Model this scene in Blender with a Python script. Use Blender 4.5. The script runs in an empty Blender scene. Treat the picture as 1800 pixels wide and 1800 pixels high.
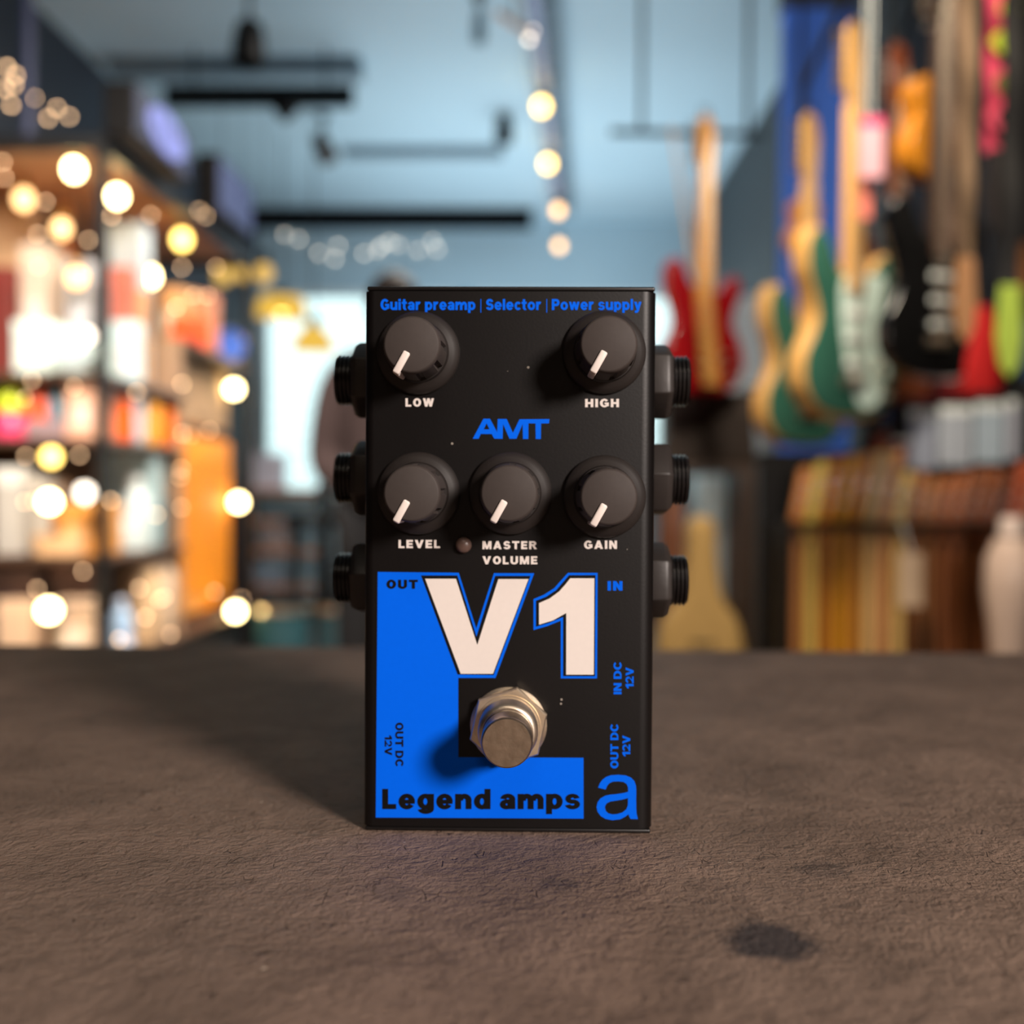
import bpy, bmesh, math, random
from mathutils import Vector, Matrix, Euler
rnd = random.Random(7)
S = bpy.context.scene
COL = S.collection
R = math.radians

# ------------------------------------------------------------------ camera
F = 1900.0                      # focal length in pixels of the 1800 px frame
D = 0.2224                      # distance from the lens to the front of the pedal
TABLE = 0.95
def _basis():
    roll = R(0.36)
    y = Vector((35 / F, 37 / F, -1)).normalized()
    z = Vector((math.sin(roll), math.cos(roll), 0))
    z = (z - y * z.dot(y)).normalized()
    x = y.cross(z)
    return Matrix((x, y, z)).transposed()        # columns = world axes seen from the camera
M_WC = _basis()
M_CW = M_WC.transposed()
def ray(px, py):
    return M_CW @ Vector(((px - 900) / F, (900 - py) / F, -1))
_r = ray(892, 1464); EYE = TABLE - _r.z / _r.y * D
CAM = Vector((0, 0, EYE))
def P(px, py, Y):
    r = ray(px, py)
    return CAM + r * (Y / r.y)
def PX(px, Y): return P(px, 863, Y).x
def PZ(py, Y, px=935): return P(px, py, Y).z
def onplane(px, py, z):
    r = ray(px, py)
    return CAM + r * ((z - CAM.z) / r.z)

cd = bpy.data.cameras.new('camera')
cam = bpy.data.objects.new('camera', cd)
COL.objects.link(cam)
cd.sensor_width = 36; cd.sensor_height = 36; cd.sensor_fit = 'HORIZONTAL'
cd.lens = F / 1800 * 36
cd.clip_start = 0.01; cd.clip_end = 100
cam.matrix_world = Matrix.Translation(CAM) @ M_CW.to_4x4()
cd.dof.use_dof = True
cd.dof.focus_distance = 0.2070
cd.dof.aperture_fstop = cd.lens / 4.3
S.camera = cam

# ------------------------------------------------------------------ look
S.view_settings.view_transform = 'Standard'
S.view_settings.look = 'None'
S.view_settings.gamma = 1
S.view_settings.exposure = 0.0
S.view_settings.use_curve_mapping = False
S.cycles.use_denoising = True
S.cycles.max_bounces = 6
S.cycles.diffuse_bounces = 3
S.cycles.glossy_bounces = 3
S.cycles.transmission_bounces = 4
S.cycles.transparent_max_bounces = 6
S.cycles.sample_clamp_indirect = 4.0
S.cycles.caustics_reflective = False
S.cycles.caustics_refractive = False
S.cycles.blur_glossy = 0.5

def lin(c):
    return tuple(((v / 255) / 12.92 if v / 255 <= 0.04045 else ((v / 255 + 0.055) / 1.055) ** 2.4) for v in c)

W = bpy.data.worlds.new('world'); S.world = W; W.use_nodes = True
bg = W.node_tree.nodes['Background']
bg.inputs['Color'].default_value = (0.80, 0.94, 1.0, 1); bg.inputs['Strength'].default_value = 2.6

def area(name, loc, target, power, size, col, size_y=None, shape='DISK', spread=180):
    l = bpy.data.lights.new(name, 'AREA'); l.energy = power; l.color = col; l.size = size
    l.shape = shape
    if size_y: l.shape = 'RECTANGLE'; l.size_y = size_y
    l.spread = R(spread)
    o = bpy.data.objects.new(name, l); COL.objects.link(o)
    o.location = loc
    o.rotation_euler = (Vector(target) - Vector(loc)).to_track_quat('-Z', 'Y').to_euler()
    return o
PED = Vector((P(892, 1464, D).x, D, TABLE))
# warm lamp over the shop counter, to the right behind the photographer
area('counter_lamp_light', PED + Vector((0.80, -1.02, 0.52)), PED + Vector((0, 0, .05)), 25.0, 0.29, (1.0, 0.87, 0.79))
# added unseen cool fill lights facing up, brightening the ceiling
area('ceiling_fill_light', (0.0, 7.2, 1.75), (0.0, 7.2, 3.3), 62, 2.6, (0.80, 0.92, 1.0), 3.4)
area('ceiling_fill_light', (0.1, 4.0, 2.75), (0.1, 4.0, 3.3), 6, 1.6, (0.8, 0.92, 1.0), 2.0)
# added unseen fill lights that brighten the shelves, guitars and room
area('added_fill_light', (-0.5, 4.6, 3.2), (-1.6, 4.7, 1.0), 92, 0.6, (1.0, 0.90, 0.78), 2.4, spread=115)
area('added_fill_light', (-0.9, 1.9, 2.5), (-1.9, 3.8, 1.05), 38, 0.6, (1.0, 0.88, 0.76), 0.6, spread=95)
area('added_fill_light', (0.25, 1.5, 3.0), (0.95, 2.8, 1.2), 40, 0.5, (1.0, 0.86, 0.68), 0.5, spread=120)
area('added_fill_light', (0.0, -1.8, 3.2), (0.0, -1.8, 0), 10, 0.8, (1.0, 0.84, 0.68), 0.8)

# ------------------------------------------------------------------ materials
_mc = {}
def mat(name, col, rough=0.5, metal=0.0, var=0.12, scale=25.0, bump=0.0, spec=0.5, coat=0.0, emit=None, strength=0, stretch=None, rgb=True):
    if name in _mc: return _mc[name]
    m = bpy.data.materials.new(name); m.use_nodes = True
    nt = m.node_tree; b = nt.nodes['Principled BSDF']
    c = lin(col) if rgb else col
    tc = nt.nodes.new('ShaderNodeTexCoord')
    n = nt.nodes.new('ShaderNodeTexNoise'); n.inputs['Scale'].default_value = scale; n.inputs['Detail'].default_value = 3
    vec = tc.outputs['Object']
    if stretch:
        mp = nt.nodes.new('ShaderNodeMapping'); mp.inputs['Scale'].default_value = stretch
        nt.links.new(vec, mp.inputs['Vector']); vec = mp.outputs['Vector']
    nt.links.new(vec, n.inputs['Vector'])
    mx = nt.nodes.new('ShaderNodeMix'); mx.data_type = 'RGBA'
    mx.inputs['A'].default_value = tuple(v * (1 - var) for v in c) + (1,)
    mx.inputs['B'].default_value = tuple(min(1, v * (1 + var)) for v in c) + (1,)
    nt.links.new(n.outputs['Fac'], mx.inputs['Factor'])
    nt.links.new(mx.outputs['Result'], b.inputs['Base Color'])
    b.inputs['Roughness'].default_value = rough; b.inputs['Metallic'].default_value = metal
    b.inputs['Specular IOR Level'].default_value = spec
    b.inputs['Coat Weight'].default_value = coat
    if bump:
        bp = nt.nodes.new('ShaderNodeBump'); bp.inputs['Strength'].default_value = bump; bp.inputs['Distance'].default_value = 0.5 / scale
        nt.links.new(n.outputs['Fac'], bp.inputs['Height']); nt.links.new(bp.outputs['Normal'], b.inputs['Normal'])
    if emit:
        b.inputs['Emission Color'].default_value = tuple(emit) + (1,); b.inputs['Emission Strength'].default_value = strength
    _mc[name] = m
    return m
def wood(name, col, rough=0.45, var=0.3, coat=0.2):
    return mat(name, col, rough, var=var, scale=6, stretch=(9, 9, 1), coat=coat)
def glow(name, col, strength):
    return mat(name, (30, 27, 22), 0.5, emit=col, strength=strength, spec=.2)

# ------------------------------------------------------------------ mesh helpers
def fin(name, bm, m, parent=None, loc=None, smooth=False, rot=None):
    bmesh.ops.recalc_face_normals(bm, faces=bm.faces)
    me = bpy.data.meshes.new(name); bm.to_mesh(me); bm.free()
    for mm in (m if isinstance(m, (list, tuple)) else [m]): me.materials.append(mm)
    if smooth:
        for p in me.polygons: p.use_smooth = True
        try: me.set_sharp_from_angle(angle=R(35))
        except Exception: pass
    o = bpy.data.objects.new(name, me); COL.objects.link(o)
    if parent: o.parent = parent
    if loc is not None: o.location = loc
    if rot is not None: o.rotation_euler = rot
    return o
def box(bm, x0, x1, y0, y1, z0, z1, bev=0, seg=2):
    ret = bmesh.ops.create_cube(bm, size=1)
    vs = ret['verts']
    for v in vs:
        v.co = Vector(((x0 + x1) / 2 + v.co.x * (x1 - x0), (y0 + y1) / 2 + v.co.y * (y1 - y0), (z0 + z1) / 2 + v.co.z * (z1 - z0)))
    if bev:
        es = set(e for v in vs for e in v.link_edges)
        bmesh.ops.bevel(bm, geom=list(es), offset=bev, segments=seg, profile=0.5, affect='EDGES')
    return vs
AX = {'z': lambda r, a, h: (r * math.cos(a), r * math.sin(a), h),
      'y': lambda r, a, h: (r * math.cos(a), -h, r * math.sin(a)),
      'x': lambda r, a, h: (h, r * math.cos(a), r * math.sin(a))}
def lathe(bm, prof, axis='z', n=32, c=(0, 0, 0), fn=None, a0=0.0):
    f = AX[axis]; c = Vector(c); rings = []
    for r, h in prof:
        if r <= 1e-7:
            rings.append([bm.verts.new(c + Vector(f(0, 0, h)))])
        else:
            rings.append([bm.verts.new(c + Vector(f(fn(r, h, a0 + 2 * math.pi * i / n) if fn else r, a0 + 2 * math.pi * i / n, h))) for i in range(n)])
    for a, b in zip(rings, rings[1:]):
        for i in range(n):
            j = (i + 1) % n
            if len(a) == 1 and len(b) == 1: continue
            if len(a) == 1: bm.faces.new((a[0], b[i], b[j]))
            elif len(b) == 1: bm.faces.new((a[i], a[j], b[0]))
            else: bm.faces.new((a[i], a[j], b[j], b[i]))
    for rg, end in ((rings[0], 0), (rings[-1], 1)):
        if len(rg) > 1: bm.faces.new(rg)
def tube(bm, pts, r, n=8):
    pts = [Vector(p) for p in pts]; rings = []
    for i, p in enumerate(pts):
        d = (pts[min(i + 1, len(pts) - 1)] - pts[max(i - 1, 0)]).normalized()
        u = d.cross(Vector((0.31, 0.2, 1) if abs(d.z) < 0.9 else (1, 0.1, 0))).normalized(); v = d.cross(u)
        rr = r[i] if isinstance(r, (list, tuple)) else r
        rings.append([bm.verts.new(p + (u * math.cos(2 * math.pi * k / n) + v * math.sin(2 * math.pi * k / n)) * rr) for k in range(n)])
    for a, b in zip(rings, rings[1:]):
        for k in range(n): bm.faces.new((a[k], a[(k + 1) % n], b[(k + 1) % n], b[k]))
    bm.faces.new(rings[0]); bm.faces.new(rings[-1])
def prism(bm, pts, y0, y1, bev=0, seg=2):
    a = [bm.verts.new((x, y0, z)) for x, z in pts]; b = [bm.verts.new((x, y1, z)) for x, z in pts]
    n = len(pts); fa = bm.faces.new(a); fb = bm.faces.new(b)
    for i in range(n): bm.faces.new((a[i], a[(i + 1) % n], b[(i + 1) % n], b[i]))
    if bev:
        bmesh.ops.recalc_face_normals(bm, faces=bm.faces)
        bmesh.ops.bevel(bm, geom=list(fa.edges) + list(fb.edges), offset=bev, segments=seg, profile=0.5, affect='EDGES')
def spline(pts, k=5):
    out = []; n = len(pts)
    for i in range(n):
        p0, p1, p2, p3 = (Vector(pts[(i + d) % n]) for d in (-1, 0, 1, 2))
        for j in range(k):
            t = j / k
            out.append(0.5 * ((2 * p1) + (p2 - p0) * t + (2 * p0 - 5 * p1 + 4 * p2 - p3) * t * t + (3 * p1 - p0 - 3 * p2 + p3) * t ** 3))
    return [(v.x, v.y) for v in out]
def ball(bm, c, r, sx=1, sy=1, sz=1, u=20, v=12):
    ret = bmesh.ops.create_uvsphere(bm, u_segments=u, v_segments=v, radius=r)
    for q in ret['verts']: q.co = Vector((q.co.x * sx, q.co.y * sy, q.co.z * sz)) + Vector(c)
def NB(): return bmesh.new()
def tag(o, label=None, cat=None, group=None, kind=None):
    if label: o['label'] = label
    if cat: o['category'] = cat
    if group: o['group'] = group
    if kind: o['kind'] = kind
    return o
def thing(name, label, cat, loc=(0, 0, 0), rz=0, group=None):
    o = bpy.data.objects.new(name, None); COL.objects.link(o)
    o.location = loc; o.rotation_euler = (0, 0, rz); o.empty_display_size = 0.05
    return tag(o, label, cat, group)
def kids(o): return [c for c in bpy.data.objects if c.parent == o]
def copy_tree(o, parent=None):
    c = o.copy(); COL.objects.link(c)
    if parent: c.parent = parent
    for ch in kids(o): copy_tree(ch, c)
    return c

# ------------------------------------------------------------------ the room
m_ceil = mat('pale_blue_ceiling_paint', (178, 205, 218), 0.8, var=0.03, scale=2)
m_wall = mat('pale_blue_wall_paint', (176, 203, 216), 0.8, var=0.03, scale=2)
m_dark = mat('dark_navy_wall_paint', (38, 44, 56), 0.7, var=0.15, scale=3)
m_slat = mat('dark_grey_slatwall', (50, 57, 61), 0.6, var=0.1, scale=8)
m_floor = wood('brown_floorboards', (92, 74, 60), 0.5)
m_rear = wood('warm_brown_panelling', (150, 116, 86), 0.6, var=0.2)
m_black = mat('black_matte_metal', (7, 6, 7), 0.55, var=0.15, spec=.2)
m_beam = mat('black_painted_beam', (5, 5, 8), 0.8, spec=.1)
m_blue = mat('royal_blue_paint', (60, 112, 222), 0.7, var=0.06, scale=3)
m_white = mat('white_paint', (232, 238, 236), 0.6, var=0.04)
XL, XR, YB, YF, H = -2.36, 1.36, 9.2, -3.0, PZ(0, 5.0) * 0 + EYE + 2.28
def struct(name, bm, m, smooth=False):
    o = fin(name, bm, m, smooth=smooth); o['kind'] = 'structure'; return o
def sbox(name, m, *a, bev=0):
    bm = NB(); box(bm, *a, bev=bev); return struct(name, bm, m)
sbox('floor', m_floor, XL - .1, XR + .1, YF - .1, YB + .12, -0.1, 0)
sbox('ceiling', m_ceil, XL - .1, XR + .1, YF - .1, YB + .12, H, H + 0.1)
sbox('wall_left', m_dark, XL - 0.1, XL, YF, YB, 0, H)
sbox('wall_rear', m_rear, XL - .1, XR + .1, YF - 0.1, YF, 0, H)
bm = NB()                                                   # slatted right wall
box(bm, XR + 0.012, XR + 0.1, YF, YB, 0, H)
z = 0.4
while z < H - .1:
    box(bm, XR, XR + 0.02, 0.9, YB, z, z + 0.085, bev=0.003, seg=1); z += 0.10
struct('wall_right', bm, m_slat)
bm = NB()                                                   # back wall with two window openings
zt, zb = PZ(512, YB), 0.98
wx = [XL + 0.04, PX(800, YB), PX(830, YB), XR - 0.03]
box(bm, XL - .1, XR + .1, YB, YB + 0.12, 0, zb); box(bm, XL - .1, XR + .1, YB, YB + 0.12, zt, H)
for a, b in ((XL - .1, wx[0]), (wx[1], wx[2]), (wx[3], XR + .1)): box(bm, a, b, YB, YB + 0.12, zb, zt)
struct('wall_back', bm, m_wall)
m_glass = bpy.data.materials.new('window_glass'); m_glass.use_nodes = True
nt = m_glass.node_tree; nt.nodes.clear()
o_ = nt.nodes.new('ShaderNodeOutputMaterial'); t_ = nt.nodes.new('ShaderNodeBsdfTransparent'); g_ = nt.nodes.new('ShaderNodeBsdfGlossy')
t_.inputs['Color'].default_value = (0.93, 0.98, 0.97, 1); g_.inputs['Roughness'].default_value = 0.02
fr = nt.nodes.new('ShaderNodeFresnel'); ms = nt.nodes.new('ShaderNodeMixShader')
nt.links.new(fr.outputs[0], ms.inputs[0]); nt.links.new(t_.outputs[0], ms.inputs[1]); nt.links.new(g_.outputs[0], ms.inputs[2]); nt.links.new(ms.outputs[0], o_.inputs[0])
for i, (a, b) in enumerate(((wx[0], wx[1]), (wx[2], wx[3]))):
    w = bpy.data.objects.new('window_%d' % (i + 1), None); COL.objects.link(w); w['kind'] = 'structure'; w.location = ((a + b) / 2, YB, zb)
    hw = (b - a) / 2; hh = zt - zb
    bm = NB()
    for x0, x1, z0, z1 in ((-hw, hw, 0, .05), (-hw, hw, hh - .05, hh), (-hw, -hw + .05, .05, hh - .05), (hw - .05, hw, .05, hh - .05)):
        box(bm, x0, x1, 0.02, 0.09, z0, z1, bev=.004, seg=1)
    fin('window_frame', bm, m_white, w)
    bm = NB(); box(bm, -hw + .05, hw - .05, .05, .056, .05, hh - .05); fin('pane', bm, m_glass, w)
    bm = NB(); box(bm, -hw, hw, -0.06, 0.02, -.03, 0, bev=.004, seg=1); fin('window_sill', bm, m_white, w)
bm = NB(); z = -0.2                                         # white boarded house front across the street
while z < 5.0:
    box(bm, -9, 8, 13.0, 13.08, z, z + 0.17, bev=.01, seg=1); z += 0.18
struct('wall_outside', bm, mat('white_clapboard', (240, 243, 240), 0.8, var=0.03))
sbox('street', mat('pale_pavement', (190, 192, 190), 0.9), -9, 8, YB + .12, 14, -0.22, -0.12)
# beams
def ybeam(name, m, px0, px1, Y, d, h, h0=0.0):
    return sbox(name, m, PX(px0, Y), PX(px1, Y), Y, Y + d, H - h0 - h, H - h0, bev=.004)
ybeam('beam_black', m_beam, 436, 932, 8.75, 0.2, 0.13)
m_gb = mat('grey_painted_beam', (112, 132, 144), 0.7)
ybeam('beam_grey', m_gb, 600, 880, 7.2, 0.12, 0.05)
ybeam('beam_left', m_gb, 190, 630, 5.72, 0.14, 0.085)
sbox('wall_panel', mat('black_darkening_panel', (14, 13, 13), .7), XR - .03, XR - .002, 0.6, 4.05, 0, 3.1)  # black panel added to darken the near right wall
sbox('pillar', m_blue, PX(1370, 4.1), PX(1492, 4.1), 4.1, 4.16, 0, PZ(14, 4.1))
sbox('pillar_trim', m_dark, PX(1366, 4.1), PX(1496, 4.1), 4.09, 4.17, PZ(14, 4.1), H)
sbox('baseboard_left', m_black, XL, XL + .02, YF, YB, 0, .1)
sbox('baseboard_right', m_black, XR - .02, XR + .012, YF, YB, 0, .1)
sbox('baseboard_back', m_black, XL, XR, YB - .02, YB, 0, .1)

# ------------------------------------------------------------------ counter
def counter_material():
    m = bpy.data.materials.new('worn_brown_leatherette'); m.use_nodes = True
    nt = m.node_tree; N = nt.nodes.new; L = nt.links.new
    b = nt.nodes['Principled BSDF']
    tc = N('ShaderNodeTexCoord'); v = tc.outputs['Object']
    def noise(scale, det=4, rough=.6, dist=0, src=v):
        n = N('ShaderNodeTexNoise'); n.inputs['Scale'].default_value = scale; n.inputs['Detail'].default_value = det
        n.inputs['Roughness'].default_value = rough; n.inputs['Distortion'].default_value = dist
        L(src, n.inputs['Vector']); return n.outputs['Fac']
    def math_(op, a, b_=0.0, c=None):
        n = N('ShaderNodeMath'); n.operation = op
        for i, q in enumerate((a, b_) if c is None else (a, b_, c)):
            if hasattr(q, 'links'): L(q, n.inputs[i])
            else: n.inputs[i].default_value = q
        return n.outputs[0]
    def ramp(f, a, b_):
        n = N('ShaderNodeMapRange'); n.inputs['From Min'].default_value = a; n.inputs['From Max'].default_value = b_; L(f, n.inputs['Value']); return n.outputs['Result']
    def mix(f, A, B):
        n = N('ShaderNodeMix'); n.data_type = 'RGBA'; L(f, n.inputs['Factor'])
        for s, q in (('A', A), ('B', B)):
            if hasattr(q, 'links'): L(q, n.inputs[s])
            else: n.inputs[s].default_value = tuple(q) + (1,)
        return n.outputs['Result']
    big = noise(28, 5, .62, .6); mid = noise(190, 5, .65, .4); fine = noise(720, 3, .65, .3)
    col = mix(ramp(big, .3, .7), lin((120, 101, 88)), lin((154, 130, 114)))
    col = mix(math_('MULTIPLY', ramp(mid, .52, .75), .45), col, lin((86, 71, 62)))
    # soot-grey stains with ragged borders
    for px, py, r, k in ((1352, 1655, .0085, .85), (985, 1556, .004, .4), (690, 1565, .005, .3), (1440, 1530, .005, .3)):
        c = onplane(px, py, TABLE)
        d = N('ShaderNodeVectorMath'); d.operation = 'DISTANCE'; L(v, d.inputs[0]); d.inputs[1].default_value = (c.x, c.y, 0)
        e = math_('ADD', d.outputs['Value'], math_('MULTIPLY', math_('SUBTRACT', noise(170, 4, .7), .5), .012))
        f = math_('MULTIPLY', ramp(e, r, r * .65), k)
        col = mix(f, col, lin((62, 58, 60)))
    vo = N('ShaderNodeTexVoronoi'); vo.inputs['Scale'].default_value = 130; L(v, vo.inputs['Vector'])
    sp = math_('MULTIPLY', math_('LESS_THAN', vo.outputs['Distance'], .05), math_('GREATER_THAN', noise(55, 1), .60))
    col = mix(sp, col, lin((205, 185, 165)))
    # short dark creases
    mp = N('ShaderNodeMapping'); mp.inputs['Scale'].default_value = (1.0, .45, 1); mp.inputs['Rotation'].default_value = (0, 0, .5); L(v, mp.inputs['Vector'])
    vc = N('ShaderNodeTexVoronoi'); vc.feature = 'DISTANCE_TO_EDGE'; vc.inputs['Scale'].default_value = 420; L(mp.outputs['Vector'], vc.inputs['Vector'])
    crease = math_('MULTIPLY', ramp(vc.outputs['Distance'], .05, .01), ramp(noise(130, 3), .60, .68))
    col = mix(math_('MULTIPLY', crease, .5), col, lin((44, 37, 35)))
    L(col, b.inputs['Base Color'])
    b.inputs['Roughness'].default_value = .7; b.inputs['Specular IOR Level'].default_value = .16
    h = math_('ADD', math_('MULTIPLY', fine, .55), math_('ADD', math_('MULTIPLY', mid, .8), math_('MULTIPLY', big, 1.6)))
    h = math_('SUBTRACT', h, math_('MULTIPLY', crease, .35))
    bp = N('ShaderNodeBump'); bp.inputs['Strength'].default_value = .9; bp.inputs['Distance'].default_value = .0011
    L(h, bp.inputs['Height']); L(bp.outputs['Normal'], b.inputs['Normal'])
    return m
YE = onplane(900, 1139, TABLE).y
t = thing('shop_counter', 'worn brown leather-textured counter top the black pedal stands on', 'counter', (0, 0, 0))
bm = NB(); box(bm, -1.15, 1.15, -.32, YE, -.04, 0, bev=.003, seg=3)
fin('counter_top', bm, counter_material(), t, (0, 0, TABLE), smooth=True)
bm = NB(); box(bm, -1.1, 1.1, -.26, YE - .05, 0, TABLE - .04); fin('counter_body', bm, wood('dark_stained_oak', (54, 42, 35)), t)
bm = NB(); box(bm, -1.12, 1.12, -.275, YE - .04, 0, .08, bev=.004); fin('plinth', bm, m_black, t)

# ------------------------------------------------------------------ the pedal
m_paint = mat('black_powder_coat', (11, 8, 8), 0.42, var=0.15, scale=1800, bump=0.05, spec=0.34)
m_edge = mat('black_plate_edge', (20, 18, 18), 0.32, var=.2, scale=900, spec=.6)
m_knob = mat('charcoal_rubber', (65, 58, 55), 0.62, var=0.10, scale=700, bump=.03, spec=.3)
m_skirt = mat('dark_knob_skirt', (38, 33, 31), 0.5, var=0.15, scale=500, spec=.4)
m_point = mat('ivory_pointer_plastic', (238, 226, 218), 0.4, var=.02)
m_chrome = mat('worn_nickel', (222, 206, 186), 0.36, 1.0, var=.12, scale=600, bump=.04)
m_cap = mat('scuffed_nickel', (188, 168, 146), 0.38, 1.0, var=.25, scale=420, bump=.08)
m_brass = mat('warm_nickel_nut', (238, 218, 190), 0.42, 1.0, var=.10, scale=800, bump=.06)
m_nut = mat('black_nylon', (48, 43, 41), 0.42, var=.08, scale=900, bump=.05, spec=.5)
m_thread = mat('black_threaded_plastic', (30, 27, 27), 0.28, var=.1, spec=.6)
m_pblue = mat('blue_screen_print', (0, 103, 250), 0.6, var=.03, scale=700, spec=.06)
m_pwhite = mat('white_screen_print', (236, 226, 219), 0.55, var=.03, scale=900, spec=.3)
m_pblack = mat('black_screen_print', (12, 10, 10), 0.5, var=.1, scale=700, spec=.2)
ped = thing('guitar_effect_pedal', 'black guitar effect pedal with white V1 and blue print standing on the counter', 'guitar pedal', PED)
PH, PW, PD = .1128, .03, .047
def L2(px, py, h=0.0):                     # pixel -> (x, z) on the pedal's front, h metres in front of it
    p = P(px, py, D - h) - PED
    return (p.x, p.z)
bm = NB()
prof = []
for cx, cy, r, a0 in ((PW - .003, .003, .003, -90), (PW - .0005, PD - .0005, .0005, 0), (-PW + .0005, PD - .0005, .0005, 90), (-PW + .0020, .0020, .0020, 180)):
    for k in range(7):
        a = R(a0 + 15 * k); prof.append((cx + r * math.cos(a), cy + r * math.sin(a)))
lo = [bm.verts.new((x, y, .0011)) for x, y in prof]; hi = [bm.verts.new((x, y, PH - .0011)) for x, y in prof]
for i in range(len(prof)): bm.faces.new((lo[i], lo[(i + 1) % len(prof)], hi[(i + 1) % len(prof)], hi[i]))
bm.faces.new(lo); bm.faces.new(hi)
fin('housing', bm, m_paint, ped, smooth=True)
for zz in (0, PH - .00095):
    bm = NB(); box(bm, -PW + .0004, PW - .0004, .0004, PD, zz, zz + .00095, bev=.00035, seg=3)
    fin('end_plate', bm, m_edge, ped, smooth=True)
bm = NB(); box(bm, -PW + .001, PW - .001, PD, PD + .0012, .001, PH - .001, bev=.0003); fin('back_plate', bm, m_edge, ped)
for zz in (.0026, PH - .0026):
    for xx in (-.027, .027):
        bm = NB(); lathe(bm, [(.0018, 0), (.0018, .0004), (.0012, .0008), (0, .0008)], 'y', 16, (xx, PD + .0012, zz * 1))
        for vv in bm.verts: vv.co.y = 2 * (PD + .0012) - vv.co.y
        fin('screw', bm, m_brass, ped, smooth=True)
# dust and lint on the painted steel
nt = m_paint.node_tree; b = nt.nodes['Principled BSDF']; old = b.inputs['Base Color'].links[0].from_socket
tc = nt.nodes.new('ShaderNodeTexCoord'); vo = nt.nodes.new('ShaderNodeTexVoronoi'); vo.inputs['Scale'].default_value = 300
no = nt.nodes.new('ShaderNodeTexNoise'); no.inputs['Scale'].default_value = 90
for q in (vo, no): nt.links.new(tc.outputs['Object'], q.inputs['Vector'])
lt = nt.nodes.new('ShaderNodeMath'); lt.operation = 'LESS_THAN'; lt.inputs[1].default_value = .075; nt.links.new(vo.outputs['Distance'], lt.inputs[0])
gt = nt.nodes.new('ShaderNodeMath'); gt.operation = 'GREATER_THAN'; gt.inputs[1].default_value = .60; nt.links.new(no.outputs['Fac'], gt.inputs[0])
mu = nt.nodes.new('ShaderNodeMath'); mu.operation = 'MULTIPLY'; nt.links.new(lt.outputs[0], mu.inputs[0]); nt.links.new(gt.outputs[0], mu.inputs[1])
mx = nt.nodes.new('ShaderNodeMix'); mx.data_type = 'RGBA'; mx.inputs['B'].default_value = (.32, .28, .24, 1)
nt.links.new(mu.outputs[0], mx.inputs['Factor']); nt.links.new(old, mx.inputs['A']); nt.links.new(mx.outputs['Result'], b.inputs['Base Color'])
# printed graphics -------------------------------------------------------
def poly(name, loops, m, layer, parent=ped, conv=L2):
    cu = bpy.data.curves.new(name, 'CURVE'); cu.dimensions = '2D'; cu.fill_mode = 'BOTH'
    for lp in loops:
        s = cu.splines.new('POLY'); s.points.add(len(lp) - 1); s.use_cyclic_u = True
        for q, (a, b_) in zip(s.points, lp):
            x, zz = conv(a, b_); q.co = (x * 1000, zz * 1000, 0, 1)
    tmp = bpy.data.objects.new('tmp', cu); COL.objects.link(tmp)
    dg = bpy.context.evaluated_depsgraph_get()
    me = bpy.data.meshes.new_from_object(tmp.evaluated_get(dg))
    bpy.data.objects.remove(tmp); bpy.data.curves.remove(cu)
    for v in me.vertices: v.co = Vector((v.co.x / 1000, -layer, v.co.y / 1000))
    me.materials.clear(); me.materials.append(m); me.name = name
    bm = bmesh.new(); bm.from_mesh(me)
    for f in bm.faces:
        f.normal_update()
        if f.normal.y > 0: f.normal_flip()
    bm.to_mesh(me); bm.free()
    o = bpy.data.objects.new(name, me); COL.objects.link(o); o.parent = parent
    return o
# heavy sans lettering, drawn stroke by stroke: rect (x0,x1,y0,y1), poly [..], ring (cx,cy,rx,ry,tx,ty,a0,a1)
def _rc(x0, x1, y0, y1): return [[(x0, y0), (x1, y0), (x1, y1), (x0, y1)]]
def _rg(cx, cy, rx, ry, tx, ty, a0, a1):
    n = max(6, int(abs(a1 - a0) / 9)); out = []
    for i in range(n):
        p = [R(a0 + (a1 - a0) * (i + d) / n) for d in (0, 1)]
        out.append([(cx + rx * math.cos(p[0]), cy + ry * math.sin(p[0])), (cx + rx * math.cos(p[1]), cy + ry * math.sin(p[1])),
                    (cx + (rx - tx) * math.cos(p[1]), cy + (ry - ty) * math.sin(p[1])), (cx + (rx - tx) * math.cos(p[0]), cy + (ry - ty) * math.sin(p[0]))])
    return out
def _sc(g, sx, sy): return [[(x * sx, y * sy) for x, y in p] for p in g]
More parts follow.
